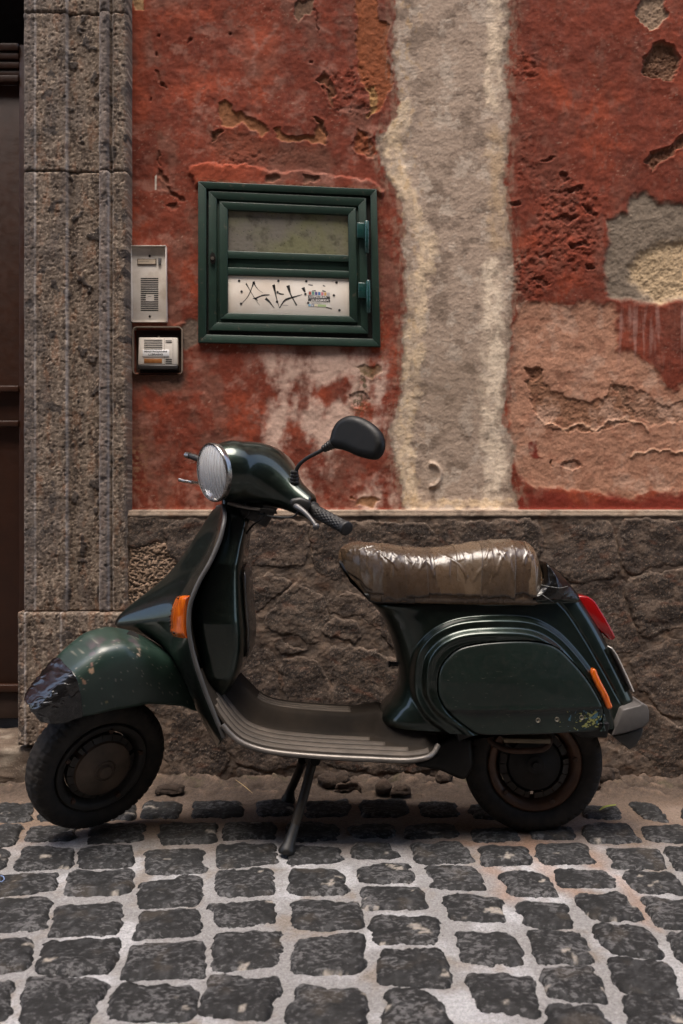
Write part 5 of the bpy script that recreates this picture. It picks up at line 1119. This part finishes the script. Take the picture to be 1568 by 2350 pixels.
for k_ in (2, 17):
    b = MB(); P_ = np.array(A[k_][3]); b.lathe([(0, -.003), (.003, -.002), (.0035, .002)], P_, (1, 0, 0), 10); put('screw', b.mesh('screw', 40), m_dark, fi)
for k_ in range(6):
    tt = t0 + 2 + (t1 - t0) * .62 * k_ / 5; b = MB(); P0, P1 = shp(tt, -.63, .001), shp(tt + .8, -.54, .001); b.tube([P0, P1], .0035, 6); put('vent_slot', b.mesh('vent_slot'), m_slot, shield)
# floor
FP = crom([(452,1545),(466,1580),(484,1614),(506,1652),(540,1690),(580,1711),(640,1724),(740,1733),(840,1738),(945,1742),(1012,1736)], 6); kf = .001121
fx = np.array([((u - 784) * kf, EYE - (v - 1150) * kf) for u, v in FP]); fx = resam(fx, 110)
T_ = np.gradient(fx, axis=0); T_ /= np.linalg.norm(T_, axis=1)[:, None]; Nn = np.stack([-T_[:, 1], T_[:, 0]], 1)
def floorpt(i, y, off=0.):
    i = np.clip(i, 0, 109); s = i / 109; a_ = np.interp(s, [0, .77, .85, .96, 1], [.048, .05, .075, .13, .14]); b_ = np.interp(s, [0, .77, .85, .96, 1], [.080, .084, .125, .160, .163]); hh = np.interp(s, [0, .08, .25, .70, .78, .88, 1], [.35, .8, 1, 1, 1.25, .75, .35]) * .054 * (1 - ss(a_, b_, abs(y)) ** .8) + .018 * np.clip((.205 - abs(y)) / .115, 0, 1) * ss(.0, .2, s) + off
    x = np.interp(i, range(110), fx[:, 0]) + np.interp(i, range(110), Nn[:, 0]) * hh; z = np.interp(i, range(110), fx[:, 1]) + np.interp(i, range(110), Nn[:, 1]) * hh; return np.array([x, y, z])
ysf = np.concatenate([np.linspace(-.208, -.122, 8), np.linspace(-.115, .115, 40), np.linspace(.122, .208, 8)])
def wid(i): return float(np.interp(i / 109, [0, .05, .88, .96, 1], [1, 1, 1, .93, .72]))
Fl = np.array([[floorpt(i, y) * np.array([1, wid(i) if abs(y) > .118 else 1, 1]) for y in ysf] for i in range(110)])
fl = put('floorboard', fixn(grid('floorboard', Fl)), m_mat, sc); fl.modifiers.new('t', 'SOLIDIFY').thickness = .004
fu = put('floor_underside', fixn(grid('floor_underside', Fl[20:, ::3] * 1.0 + np.array([0, 0, -.012]))), m_dark, sc)
for sg in (-1, 1):
    for j, yy in enumerate((.099, .127, .155, .183)):
        i0, i1 = (10 + j * 1.5, (82, 88, 97, 105)[j]); row = []
        for i in np.linspace(i0, i1, 60):
            w_ = .0128; e = wid(i); y = sg * yy * e; row.append([floorpt(i, y - w_ * 1, .0) * 1., floorpt(i, y - w_ * .9, .0045), floorpt(i, y, .005), floorpt(i, y + w_ * .9, .0045), floorpt(i, y + w_, .0)])
        put('rubber_strip', fixn(grid('rubber_strip', np.array(row), caps=True)), m_strip, fl)
    b = MB(); b.tube([floorpt(i, sg * .210 * wid(i), -.003) for i in np.linspace(22, 109, 50)], .0072, 8); put('floor_trim', b.mesh('floor_trim', 50), m_alu, sc)
# ribbed mat on top of the tunnel
for yy in (-.030, -.006, .018):
    row = []
    for i in np.linspace(26, 74, 50): row.append([floorpt(i, yy - .0105, .0005), floorpt(i, yy - .0095, .0045), floorpt(i, yy, .005), floorpt(i, yy + .0095, .0045), floorpt(i, yy + .0105, .0005)])
    put('rubber_strip', fixn(grid('rubber_strip', np.array(row), caps=True)), m_strip, fl)
b = MB(); cpt = W(605, 1612, .13); th = [2 * math.pi * k_ / 36 for k_ in range(36)]; b.prism([(cpt[0] + (.024 + .004 * (k_ % 2)) * math.cos(t), cpt[2] - .006 + (.016 + .004 * (k_ % 2)) * math.sin(t)) for k_, t in enumerate(th)], 1, .11, .15); put('brake_pedal', fixn(b.mesh('brake_pedal')), m_black, sc)
# dark lower body, swing arm, engine
ext('engine_case', [(1010,1700),(1040,1688),(1082,1692),(1086,1760),(1068,1792),(1050,1786),(1010,1768),(950,1758),(980,1735)], -.10, .08, m_dark, bv=.012, yk=-.09)
ext('inner_mudguard', [(1040,1655),(1395,1655),(1390,1690),(1330,1688),(1280,1660),(1160,1660),(1090,1690),(1050,1700)], -.14, .14, m_dark, bv=.004, yk=-.12)
b = MB(); P_ = W(1055, 1685, -.105); b.lathe([(0, -.008), (.007, -.008), (.008, 0), (.012, .002), (.012, .008)], P_, (0, 1, 0), 14); put('pivot_bolt', b.mesh('pivot_bolt', 40), m_dark, sc)
ext('silencer_bracket', [(1154,1692),(1262,1694),(1262,1705),(1156,1703)], -.13, -.08, simple('bracket_brass', c(104, 92, 74), .5, metal=.5), bv=.002, yk=-.12)
b = MB(); b.tube(crom([W(1258,1690,-.09), W(1262,1702,-.10), W(1252,1716,-.10), W(1228,1722,-.095), W(1170,1722,-.09), W(1132,1706,-.08), W(1122,1690,-.07)], 6), .008, 10); put('exhaust_pipe', b.mesh('exhaust_pipe', 40), m_rust, sc)
b = MB(); b.tube(crom([W(1225,1743,.06), W(1150,1735,.075), W(1080,1745,.06)], 5), [.05] + [.04] * 9 + [.035], 14); put('swing_arm', b.mesh('swing_arm', 40), m_dark, sc)

# --- wheels
def wheel(parent_label, C0, st, r=.193, hub_col=None, front=True):
    wl = None
    # tyre with zigzag tread grooves
    na, npf = 360, 44; ang = np.linspace(0, 2 * math.pi, na, endpoint=False); ph = np.linspace(0, 2 * math.pi, npf, endpoint=False)
    A_, Pq = np.meshgrid(ang, ph, indexing='ij'); rc, hr, hw = r - .034, .034, .044
    cr_, sr_ = np.cos(Pq), np.sin(Pq); rad = rc + hr * np.sign(cr_) * np.abs(cr_) ** .85; lat = hw * np.sign(sr_) * np.abs(sr_) ** .8
    tread = ss(.15, .45, cr_); zz = np.abs(((A_ * 26 / math.pi) % 2) - 1) - .5; g_ = 0
    for c0 in (-.027, -.010, .010, .027): g_ = np.maximum(g_, np.exp(-((lat - c0 - zz * .008) / .0024) ** 2))
    sip = np.exp(-((((A_ * 26 / math.pi) % 1) - .5) / .09) ** 2) * ss(.019, .026, np.abs(lat)); g_ = np.maximum(g_, sip)
    rad = rad - .0055 * g_ * tread; rib = .0012 * np.exp(-((rad - (r - .052)) / .0015) ** 2) * (cr_ < .2); lat = lat + np.sign(lat) * rib
    P_ = np.stack([C0[0] + rad * np.cos(A_), C0[1] + lat, C0[2] + rad * np.sin(A_)], -1)
    if st: P_ = steer(P_)
    wl = put('wheel', fixn(grid('wheel', P_, cu=True, cv=True)), m_rub, sc, label='front wheel turned towards the street' if front else 'rear wheel')
    def lz(name, prof, mat, n=48, thick=0, **kw):
        b = MB(); b.lathe(prof, C0, (0, 1, 0), n); me = fixn(b.mesh(name, 35))
        if st: smesh(me)
        o = put(name, me, mat, wl, **kw)
        if thick: s_ = o.modifiers.new('t', 'SOLIDIFY'); s_.thickness = thick; s_.offset = 0
        return o
    R = r / .193
    rimc = simple('rim_paint', c(74, 50, 34) if not front else c(34, 30, 26), .55, metal=.2, var=.25)
    lz('rim', [(.098*R,-.006),(.104*R,-.012),(.110*R,-.030),(.116*R,-.035),(.126*R,-.036),(.130*R,-.033)], rimc, thick=.003)
    lz('rim_flange', [(.098*R,-.006),(.100*R,.02),(.120*R,.034),(.130*R,.034)], rimc, thick=.003)
    drum = simple('drum_metal', c(84, 70, 58) if front else c(20, 17, 15), .62, metal=.25, var=.2, bump=.2, bs=120)
    for k_ in range(5):
        a = 2 * math.pi * (k_ + .1) / 5; q = np.asarray(C0) + np.array([.112 * R * math.cos(a), -.030, .112 * R * math.sin(a)]); bb = MB(); bb.lathe([(0, -.010), (.006, -.010), (.008, -.007), (.008, .002)], q, (0, 1, 0), 6); me = fixn(bb.mesh('wheel_nut'))
        if st: smesh(me)
        put('wheel_nut', me, m_rust, wl)
    bb = MB(); q = np.asarray(C0) + np.array([.10 * R * math.cos(2.2), -.03, .10 * R * math.sin(2.2)]); bb.tube([q, q + np.array([.006, -.022, -.008])], [.0035, .0028], 8); me = bb.mesh('valve')
    if st: smesh(me)
    put('valve', me, m_black, wl)
    dr = lz('drum', [(0,-.058),(.016,-.058),(.019,-.054),(.021,-.050),(.026,-.049),(.029,-.053),(.032,-.0495),(.070,-.044),(.078,-.040),(.082,-.030),(.082,.03)] if front else [(0,-.052),(.010,-.052),(.012,-.046),(.024,-.044),(.028,-.040),(.060,-.034),(.072,-.030),(.078,-.02),(.080,.03)], drum)
    b = MB(); nt_ = 20
    for k_ in range(nt_):                                    # cooling lugs between drum and rim
        a0 = 2 * math.pi * k_ / nt_; a1 = a0 + 2 * math.pi / nt_ * (.93 if k_ % 7 else .5); V = []
        for (rr_, yy) in ((.079, -.034), (.0965, -.026), (.0965, -.008), (.079, -.008)):
            for a in (a0, a1): V.append((C0[0] + rr_ * R * math.cos(a), C0[1] + yy, C0[2] + rr_ * R * math.sin(a)))
        bb = MB(); bb.add(V, [(0,1,3,2),(2,3,5,4),(4,5,7,6),(6,7,1,0),(0,2,4,6),(1,7,5,3)]); me = fixn(bb.mesh('cooling_lug'))
        if st: smesh(me)
        put('cooling_lug', me, simple('lug_metal', c(40, 34, 28), .6) if k_ == 0 else bpy.data.materials['lug_metal'], wl)
    b = MB()
    for k_ in range(5):                                      # spider arms that carry the rim
        a = 2 * math.pi * (k_ + .3) / 5; d = np.array([math.cos(a), 0, math.sin(a)]); t_ = np.array([-math.sin(a), 0, math.cos(a)]); bb = MB(); C_ = np.asarray(C0)
        V = [C_ + d * rr_ * R + t_ * w_ + np.array([0, yy, 0]) for rr_, w_, yy in ((.07,-.022,-.004),(.07,.022,-.004),(.102,.028,-.004),(.102,-.028,-.004),(.07,-.022,.006),(.07,.022,.006),(.102,.028,.006),(.102,-.028,.006))]
        bb.hexa(V); me = fixn(bb.mesh('rim_arm')); 
        if st: smesh(me)
        put('rim_arm', me, rimc, wl)
    return wl
wheel('', np.array([.534, 0, .193]), False, .193, front=False)
CW = np.array([-.591 - .098, 0, .222]); wheel('', CW, True, .193)

# --- front mudguard, built straight ahead then steered
def fender(s, ph, off=0.):
    """s: metres ahead of the axle; ph 0..1 near lower edge -> top -> far lower edge"""
    S_ = np.array([-.295,-.27,-.22,-.16,-.10,-.04,.02,.08,.12,.15,.172,.184,.190]); ht = np.interp(s, S_, [.185,.215,.268,.318,.357,.380,.376,.338,.302,.274,.254,.243,.236])
    hb = np.interp(s, [-.295,-.25,-.2,-.1,0,.08,.14,.172,.190], [.112,.130,.166,.203,.212,.210,.200,.204,.228]); w_ = np.interp(s, [-.295,-.2,-.05,.05,.12,.16,.18,.190], [.072,.090,.096,.090,.076,.062,.046,.020])
    a = math.pi * ph; cs, sn = np.cos(a), np.sin(a); n1_, n2_ = .40, .80
    l = w_ * np.sign(cs) * np.abs(cs) ** n1_; h = hb + (ht - hb) * np.abs(sn) ** n2_
    l = l + off * cs; h = h + off * sn
    return np.stack([CW[0] - s, -l + 0 * s, CW[2] + h], -1)
ss_ = np.concatenate([np.linspace(-.295, .14, 120), np.linspace(.143, .190, 30)]); sm_ = lambda x: x
_k = np.ones(9) / 9
S2, P2 = np.meshgrid(ss_, np.linspace(0, 1, 110), indexing='ij'); Fd = fender(S2, P2)
Fs = Fd.copy()
for _ in range(6): Fs[1:-1] = (Fs[:-2] + 2 * Fs[1:-1] + Fs[2:]) / 4
for _ in range(10): Fs[1:-1, 1:-1] = (Fs[:-2, 1:-1] + 2 * Fs[1:-1, 1:-1] + Fs[2:, 1:-1]) / 4
Fw = steer(Fs); fu_, fv_ = proj(Fw)
cf = np.ones(Fw.shape) * c3(29, 48, 40); nf_ = fbm(fu_ / 30, fv_ / 30, 3., 4); cf *= (1 + .12 * nf_)[..., None]
w1, w2 = fbm(fu_ / 8, fv_ / 8, 1.) * 4, fbm(fu_ / 8, fv_ / 8, 7.) * 4
for colr, poly in (((62, 56, 58), [(296,1372),(312,1366),(324,1364),(334,1366),(322,1376),(308,1384),(296,1392)]), ((62, 56, 58), [(346,1368),(362,1363),(370,1368),(356,1376)]), ((62, 56, 58), [(378,1366),(392,1364),(400,1374),(406,1388),(400,1388),(390,1374)]),):
    pass
chips = [((60, 54, 56), [(206,1480),(218,1468),(232,1466),(248,1467),(236,1474),(222,1482),(206,1494)]), ((60, 54, 56), [(256,1470),(266,1465),(280,1468),(270,1474),(258,1477)]), ((60, 54, 56), [(292,1468),(306,1465),(316,1472),(322,1484),(316,1486),(304,1474)]),
         ((60, 54, 56), [(204,1502),(216,1494),(218,1500),(208,1508)]), ((150, 122, 98), [(203,1536),(213,1534),(215,1542),(206,1546)]), ((128, 96, 86), [(208,1522),(214,1520),(213,1530),(208,1530)]), ((170, 150, 130), [(314,1500),(320,1498),(321,1506),(316,1505)]),
         ((120, 108, 96), [(316,1486),(321,1487),(323,1500),(318,1498)]), ((140, 106, 84), [(186,1556),(192,1560),(200,1568),(192,1570)]), ((110, 100, 96), [(252,1458),(262,1452),(264,1457),(256,1461)]), ((120, 112, 76), [(238,1610),(252,1610),(250,1614),(240,1614)])]
for colr, poly in chips: cf = lay(cf, c3(*colr), ss(1.2, -1.2, sdf(fu_ + w1, fv_ + w2, poly)))
cf = lay(cf, c3(120, 116, 104), ss(.66, .7, fbm(fu_ / 4, fv_ / 4, 31., 2)) * .7)
fe_ = put('front_mudguard', fixn(grid('front_mudguard', Fw, col=cf)), m_ptf, sc); s_ = fe_.modifiers.new('t', 'SOLIDIFY'); s_.thickness = .004; s_.offset = -1
# crumpled black tape on its nose
S3, P3 = np.meshgrid(np.linspace(.098, .1899, 70), np.linspace(-.0, .96, 120), indexing='ij')
Ft = fender(S3 + .030 * (P3 - .5) * (S3 < .16) , P3)
for _ in range(8): Ft[1:-1, 1:-1] = (Ft[:-2, 1:-1] + 2 * Ft[1:-1, 1:-1] + Ft[2:, 1:-1]) / 4
cn = np.array([CW[0] - .10, 0, CW[2] + .24]); nn_ = Ft - cn; nn_ /= np.linalg.norm(nn_, axis=-1)[..., None]
cr_ = fbm(Ft[..., 0] * 24, Ft[..., 1] * 24 + Ft[..., 2] * 20, Ft[..., 2] * 22, 3, .5); Ft = Ft + nn_ * (.0025 + .0022 * np.maximum(0, 1 - np.abs(cr_) * 4) + .0018 * cr_)[..., None]
m_ftape = M('crinkled_black_tape'); m_ftape.p(base=c(14, 13, 13), rough=.24, spec=.6, coat=.4, coatr=.15); m_ftape.bump(m_ftape.noise(30, 3, .5, dist=2.5), .3, .003)
ft = put('tape_patch', fixn(grid('tape_patch', steer(Ft))), m_ftape.m, fe_, label='crinkled black tape over the mudguard nose'); ft.modifiers.new('t', 'SOLIDIFY').thickness = .001
# fork leg
b = MB(); b.tube(crom([steer(CW + (0, .0, 0)), steer(CW + (.0, .075, 0)), steer(CW + (.03, .085, .12)), steer(CW + (.06, .06, .24)), steer(CW + (.09, 0, .36))], 5), .018, 12); put('fork', b.mesh('fork', 40), m_dark, sc)

# --- headset
def loc(s, l, h): return HC + np.array([-s, -l, h])
def fh(X, Y, Z):
    s, l, h = -(X - HC[0]), -(Y - HC[1]), Z - HC[2]
    pod = rcone(s, l, h, (.13, 0, .0625), (-.02, 0, .026), .0785, .052)
    arm = smin(rcone(s, l, h, (.03, 0.02, .042), (-.010, .206, .0), .062, .0305), rcone(s, l, h, (.03, -.02, .042), (-.010, -.206, .0), .062, .0305), .02)
    d = smin(pod, arm, .10); d = smax(d, s - .1835, .004); d = smax(d, np.abs(l) - .200 - .6 * s, .003); d = smax(d, -h - .030, .02)
    for q in (1, -1): d = smax(d, -(rcone(s, l, h, (-.010, q * .165, .0), (-.010, q * .26, .0), .026, .0265)), .003)
    return d
hm = iso('headset', fh, (HC[0] - .20, -.225, HC[2] - .06), (HC[0] + .12, .225, HC[2] + .16), .005); smesh(hm)
hd = put('headset', hm, m_pt, sc)
def lt(name, prof, cen, ax, mat, par, n=48, **kw):
    b = MB(); b.lathe(prof, cen, ax, n); return put(name, smesh(fixn(b.mesh(name, 40))), mat, par, **kw)
HL = loc(.178, 0, .0625)
hl = lt('headlight', [(.0775, .008), (.0795, -.004), (.0792, -.0075), (.0775, -.0095), (.0752, -.009), (.0745, .004)], HL, (1, 0, 0), m_chrome, hd, 64)
m_ref = simple('reflector', c(225, 224, 222), .16, metal=1, var=.02)
b_ = MB(); b_.lathe([(0, -.012), (.006, -.009), (.009, 0), (.009, .02)], loc(.150, 0, .0625), (1, 0, 0), 16); put('bulb', smesh(fixn(b_.mesh('bulb', 60))), m_chrome, hl)
lt('reflector', [(.074, -.002), (.062, .014), (.045, .028), (.02, .038), (0, .04)], HL, (1, 0, 0), m_ref, hl, 48)
m_lens = M('fluted_glass'); sx_ = m_lens.n('ShaderNodeSeparateXYZ'); m_lens.t.links.new(m_lens.tc.outputs['Object'], sx_.inputs[0]); wv_ = m_lens.n('ShaderNodeTexWave', wave_type='BANDS', bands_direction='DIAGONAL'); wv_.inputs['Scale'].default_value = 38; m_lens.t.links.new(m_lens.map((1, -1, 0)), wv_.inputs[0])
m_lens.p(base=c(235, 235, 235), rough=.10, alpha=m_lens.ramp(wv_.outputs['Fac'], (.3, .30), (.8, .42)), spec=.8); m_lens.bump(wv_.outputs['Fac'], .35, .002); m_lens = m_lens.m
b = MB(); pr = [(.0750 * math.sin(t) / math.sin(.62), -.0065 - .052 * (math.cos(t) - math.cos(.62)) / (1 - math.cos(.62)) * .36) for t in np.linspace(0, .62, 14)]
b.lathe(pr[::-1], HL, (1, 0, 0), 64); ln = put('lens', smesh(fixn(b.mesh('lens', 60))), m_lens, hl); ln.modifiers.new('t', 'SOLIDIFY').thickness = .002
# grips
m_grip = simple('grip_rubber', c(24, 23, 23), .55, var=.1)
for sg in (1, -1):
    na, nl = 72, 110; a_ = np.linspace(0, 2 * math.pi, na, endpoint=False); t_ = np.linspace(0, 1, nl); A_, T2 = np.meshgrid(a_, t_, indexing='ij')
    rr_ = np.interp(T2, [0, .02, .03, .07, .08, .12, .9, .93, .985, 1], [.020, .0225, .0225, .0225, .0195, .0178, .0165, .0185, .0185, .015])
    cu_ = A_ / (2 * math.pi) * 12; cv_ = T2 * 17; ro = np.floor(cv_); du2 = ((cu_ + .5 * (ro % 2)) % 1) - .5; dv2 = (cv_ % 1) - .5
    dim = np.exp(-((du2 / .24) ** 2 + (dv2 / .26) ** 2) ** 1.5) * (T2 > .22) * (T2 < .90); rr_ = rr_ - .0032 * dim
    base_p = loc(-.010, sg * .190, 0.0); d_ = np.array([0, -sg * 1., 0]); L_ = .160; P_ = base_p + d_ * (T2 * L_)[..., None] + np.stack([rr_ * np.cos(A_), 0 * A_, rr_ * np.sin(A_)], -1)
    if sg == 1 or True:
        g_ = put('grip', fixn(grid('grip', steer(P_.transpose(1, 0, 2)), cv=True, caps=True)), m_grip, hd)
b = MB(); b.tube([W(462,1056,.25), W(450,1051,.26), W(436,1046,.275)], [.009, .010, .0085], 12); b2 = put('bar_end', b.mesh('bar_end', 40), m_grip, hd)
b = MB(); b.tube([W(436,1046,.275), W(427,1044,.285)], [.0105, .0095], 12); put('bar_end_cap', b.mesh('bar_end_cap', 40), m_chrome, b2)
# levers
def lever(name, pts, r, mat, ball=None):
    P_ = crom(pts, 7); n = len(P_); rr_ = np.interp(np.linspace(0, 1, n), np.linspace(0, 1, len(r)), r); b = MB(); b.tube(P_, rr_, 12)
    o = put(name, b.mesh(name, 60), mat, hd)
    if ball:
        b = MB(); b.lathe([(ball * math.sin(t), -ball * math.cos(t)) for t in np.linspace(0, math.pi, 10)], P_[-1], (0, 1, 0), 16); put('lever_ball', b.mesh('lever_ball', 80), mat, o)
    return o
lever('brake_lever', [W(670,1157,-.175), W(682,1163,-.19), W(700,1176,-.21), W(716,1194,-.225), W(726,1208,-.235)], [.004, .0085, .0065, .0055, .0055], simple('lever_metal', c(92, 90, 90), .38, metal=.5), .0092)
lever('far_brake_lever', [W(470,1110,.10), W(446,1107,.18), W(424,1104,.20), W(412,1101,.21)], [.005, .005, .005, .006], m_chrome)
lever('gear_rod', [W(524,1154,-.10), W(545,1160,-.105), W(575,1166,-.11), (W(606,1170,-.11)), W(634,1174,-.10)], [.006, .006, .005, .004, .003], m_alu)
ext('lever_bracket', [(598,1166),(618,1168),(634,1172),(636,1180),(622,1178),(620,1184),(612,1184),(610,1176),(596,1176)], -.12, -.09, m_dark, hd, bv=.001, yk=-.11)
ext('cable_box', [(548,1164),(600,1170),(590,1192),(575,1196),(552,1180)], -.08, .02, m_black, hd, bv=.004, yk=-.08)
ext('lever_housing', [(664,1146),(690,1140),(716,1150),(706,1178),(684,1172),(668,1164)], -.19, -.13, m_black, hd, bv=.008, yk=-.18)
for pts in ([W(560,1150,-.06), W(572,1172,-.09), W(556,1196,-.07), W(548,1235,-.05)], [W(600,1160,-.08), W(606,1186,-.11), W(580,1206,-.09), W(562,1230,-.05)], [W(690,1166,-.15), W(672,1186,-.15), W(630,1186,-.13), W(590,1178,-.10)]):
    b = MB(); b.tube(crom(pts, 7), .0028, 8); put('cable', b.mesh('cable', 60), m_black, hd)
# mirror
y0m = -.125; pts = [W(676,1104,y0m), W(677,1090,y0m - .005), W(686,1068,y0m - .018), W(704,1052,y0m - .03), (W(726,1040,y0m - .042)), W(748,1028,y0m - .052), W(762,1020,y0m - .06)]
b = MB(); P_ = crom(pts, 7); b.tube(P_, .0052, 12); mr = put('mirror', b.mesh('mirror', 60), m_black, sc, label='black round-cornered rear-view mirror on its curved stalk')
def boot(name, c0, d, L_, r0, r1, nr=4):
    pr = []
    for k_ in range(nr * 6 + 1):
        t = k_ / (nr * 6); pr.append((r0 + (r1 - r0) * t + .0018 * abs(math.sin(t * math.pi * nr)), t * L_))
    b = MB(); b.lathe([(0, 0)] + pr + [(0, L_)], c0, d, 20); return put(name, fixn(b.mesh(name, 50)), m_black, mr)
boot('rubber_boot', P_[0] + (0, 0, -.006), P_[3] - P_[0], .036, .0125, .0085); boot('rubber_boot', P_[-1] + (.004, -.002, .003), P_[-8] - P_[-1], .034, .013, .008, 4)
nm = np.array([-.42, -.88, .18]); nm /= np.linalg.norm(nm); e1 = np.cross(nm, [0, 0, 1.]); e1 /= np.linalg.norm(e1); e1 = e1 if e1[0] > 0 else -e1; e2 = np.cross(e1, nm); e2 = e2 if e2[2] > 0 else -e2
km = .00112; mo = W(820, 1006, y0m - .085)
mp = crom([(759,1006),(764,982),(777,962),(801,952),(828,958),(855,974),(875,995),(884,1019),(882,1039),(873,1054),(858,1057),(828,1049),(794,1034),(767,1027),(757,1020)], 6, True)
mp2 = np.array([((u - 820) * km / e1[0], -(v - 1006) * km) for u, v in mp])
def fm(X, Y, Z):
    dX, dY, dZ = X - mo[0], Y - mo[1], Z - mo[2]; a = dX * e1[0] + dY * e1[1] + dZ * e1[2]; b_ = dX * e2[0] + dY * e2[1] + dZ * e2[2]; t = dX * nm[0] + dY * nm[1] + dZ * nm[2]
    d2 = sdf(a, b_, mp2); dome = .034 * np.sqrt(np.clip(-d2 / .042, 0, 1.2)) ** 1.0
    return np.maximum(smax(d2, np.maximum(t - dome, -t - .008), .006), d2) * .7
def fm(X, Y, Z):
    dX, dY, dZ = X - mo[0], Y - mo[1], Z - mo[2]; a = dX * e1[0] + dY * e1[1] + dZ * e1[2]; b_ = dX * e2[0] + dY * e2[1] + dZ * e2[2]; t = dX * nm[0] + dY * nm[1] + dZ * nm[2]
    d2 = sdf(a, b_, mp2); R_ = .020; q1 = d2 + R_; q2 = np.maximum(t, 0); outside = np.sqrt(np.maximum(q1, 0) ** 2 + q2 ** 2) + np.minimum(q1, 0) * 0 - R_
    return smax(np.where(q1 < 0, q2 - R_, outside), -t - .006, .005)
mm = iso('mirror_shell', fm, mo - .115, mo + .115, .0045); put('mirror_shell', mm, simple('mirror_black', c(9, 9, 9), .5, spec=.3, var=.05), mr)
q_ = mp2 * .9; b = MB(); b.add([mo + e1 * a + e2 * b_ - nm * .0068 for a, b_ in q_], [tuple(range(len(q_)))]); put('mirror_glass', b.mesh('mirror_glass'), simple('mirror_silver', c(220, 220, 220), .03, metal=1, var=0), mr)
# --- stand
def leg(pts, r, foot):
    b = MB(); b.tube(crom(pts, 5), r, 12); o = put('stand_leg', b.mesh('stand_leg', 50), simple('stand_metal', c(44, 38, 32), .55, metal=.4, var=.25), sc)
    a, e = np.array(foot[0]), np.array(foot[1]); d = e - a; L_ = np.linalg.norm(d); b = MB(); b.lathe([(0, 0), (.012, 0), (.0135, L_ * .3), (.0155, L_ * .62), (.021, L_ * .8), (.022, L_ * .93), (.018, L_), (0, L_)], a, d / L_, 18); put('rubber_foot', fixn(b.mesh('rubber_foot', 45)), m_black, o)
leg([W(720,1738,-.10), W(712,1770,-.115), W(696,1832,-.145), W(674,1905,-.17)], .0125, (W(678,1893,-.168), G(655,1963,.006)))
leg([W(694,1745,.06), W(690,1760,.10), W(678,1790,.17), W(668,1812,.21)], .0125, (W(669,1806,.205), G(661,1838,.006)))
b = MB(); b.tube([W(724,1746,-.13), W(706,1742,.12)], .014, 12); put('stand_axle', b.mesh('stand_axle', 50), m_dark, sc)
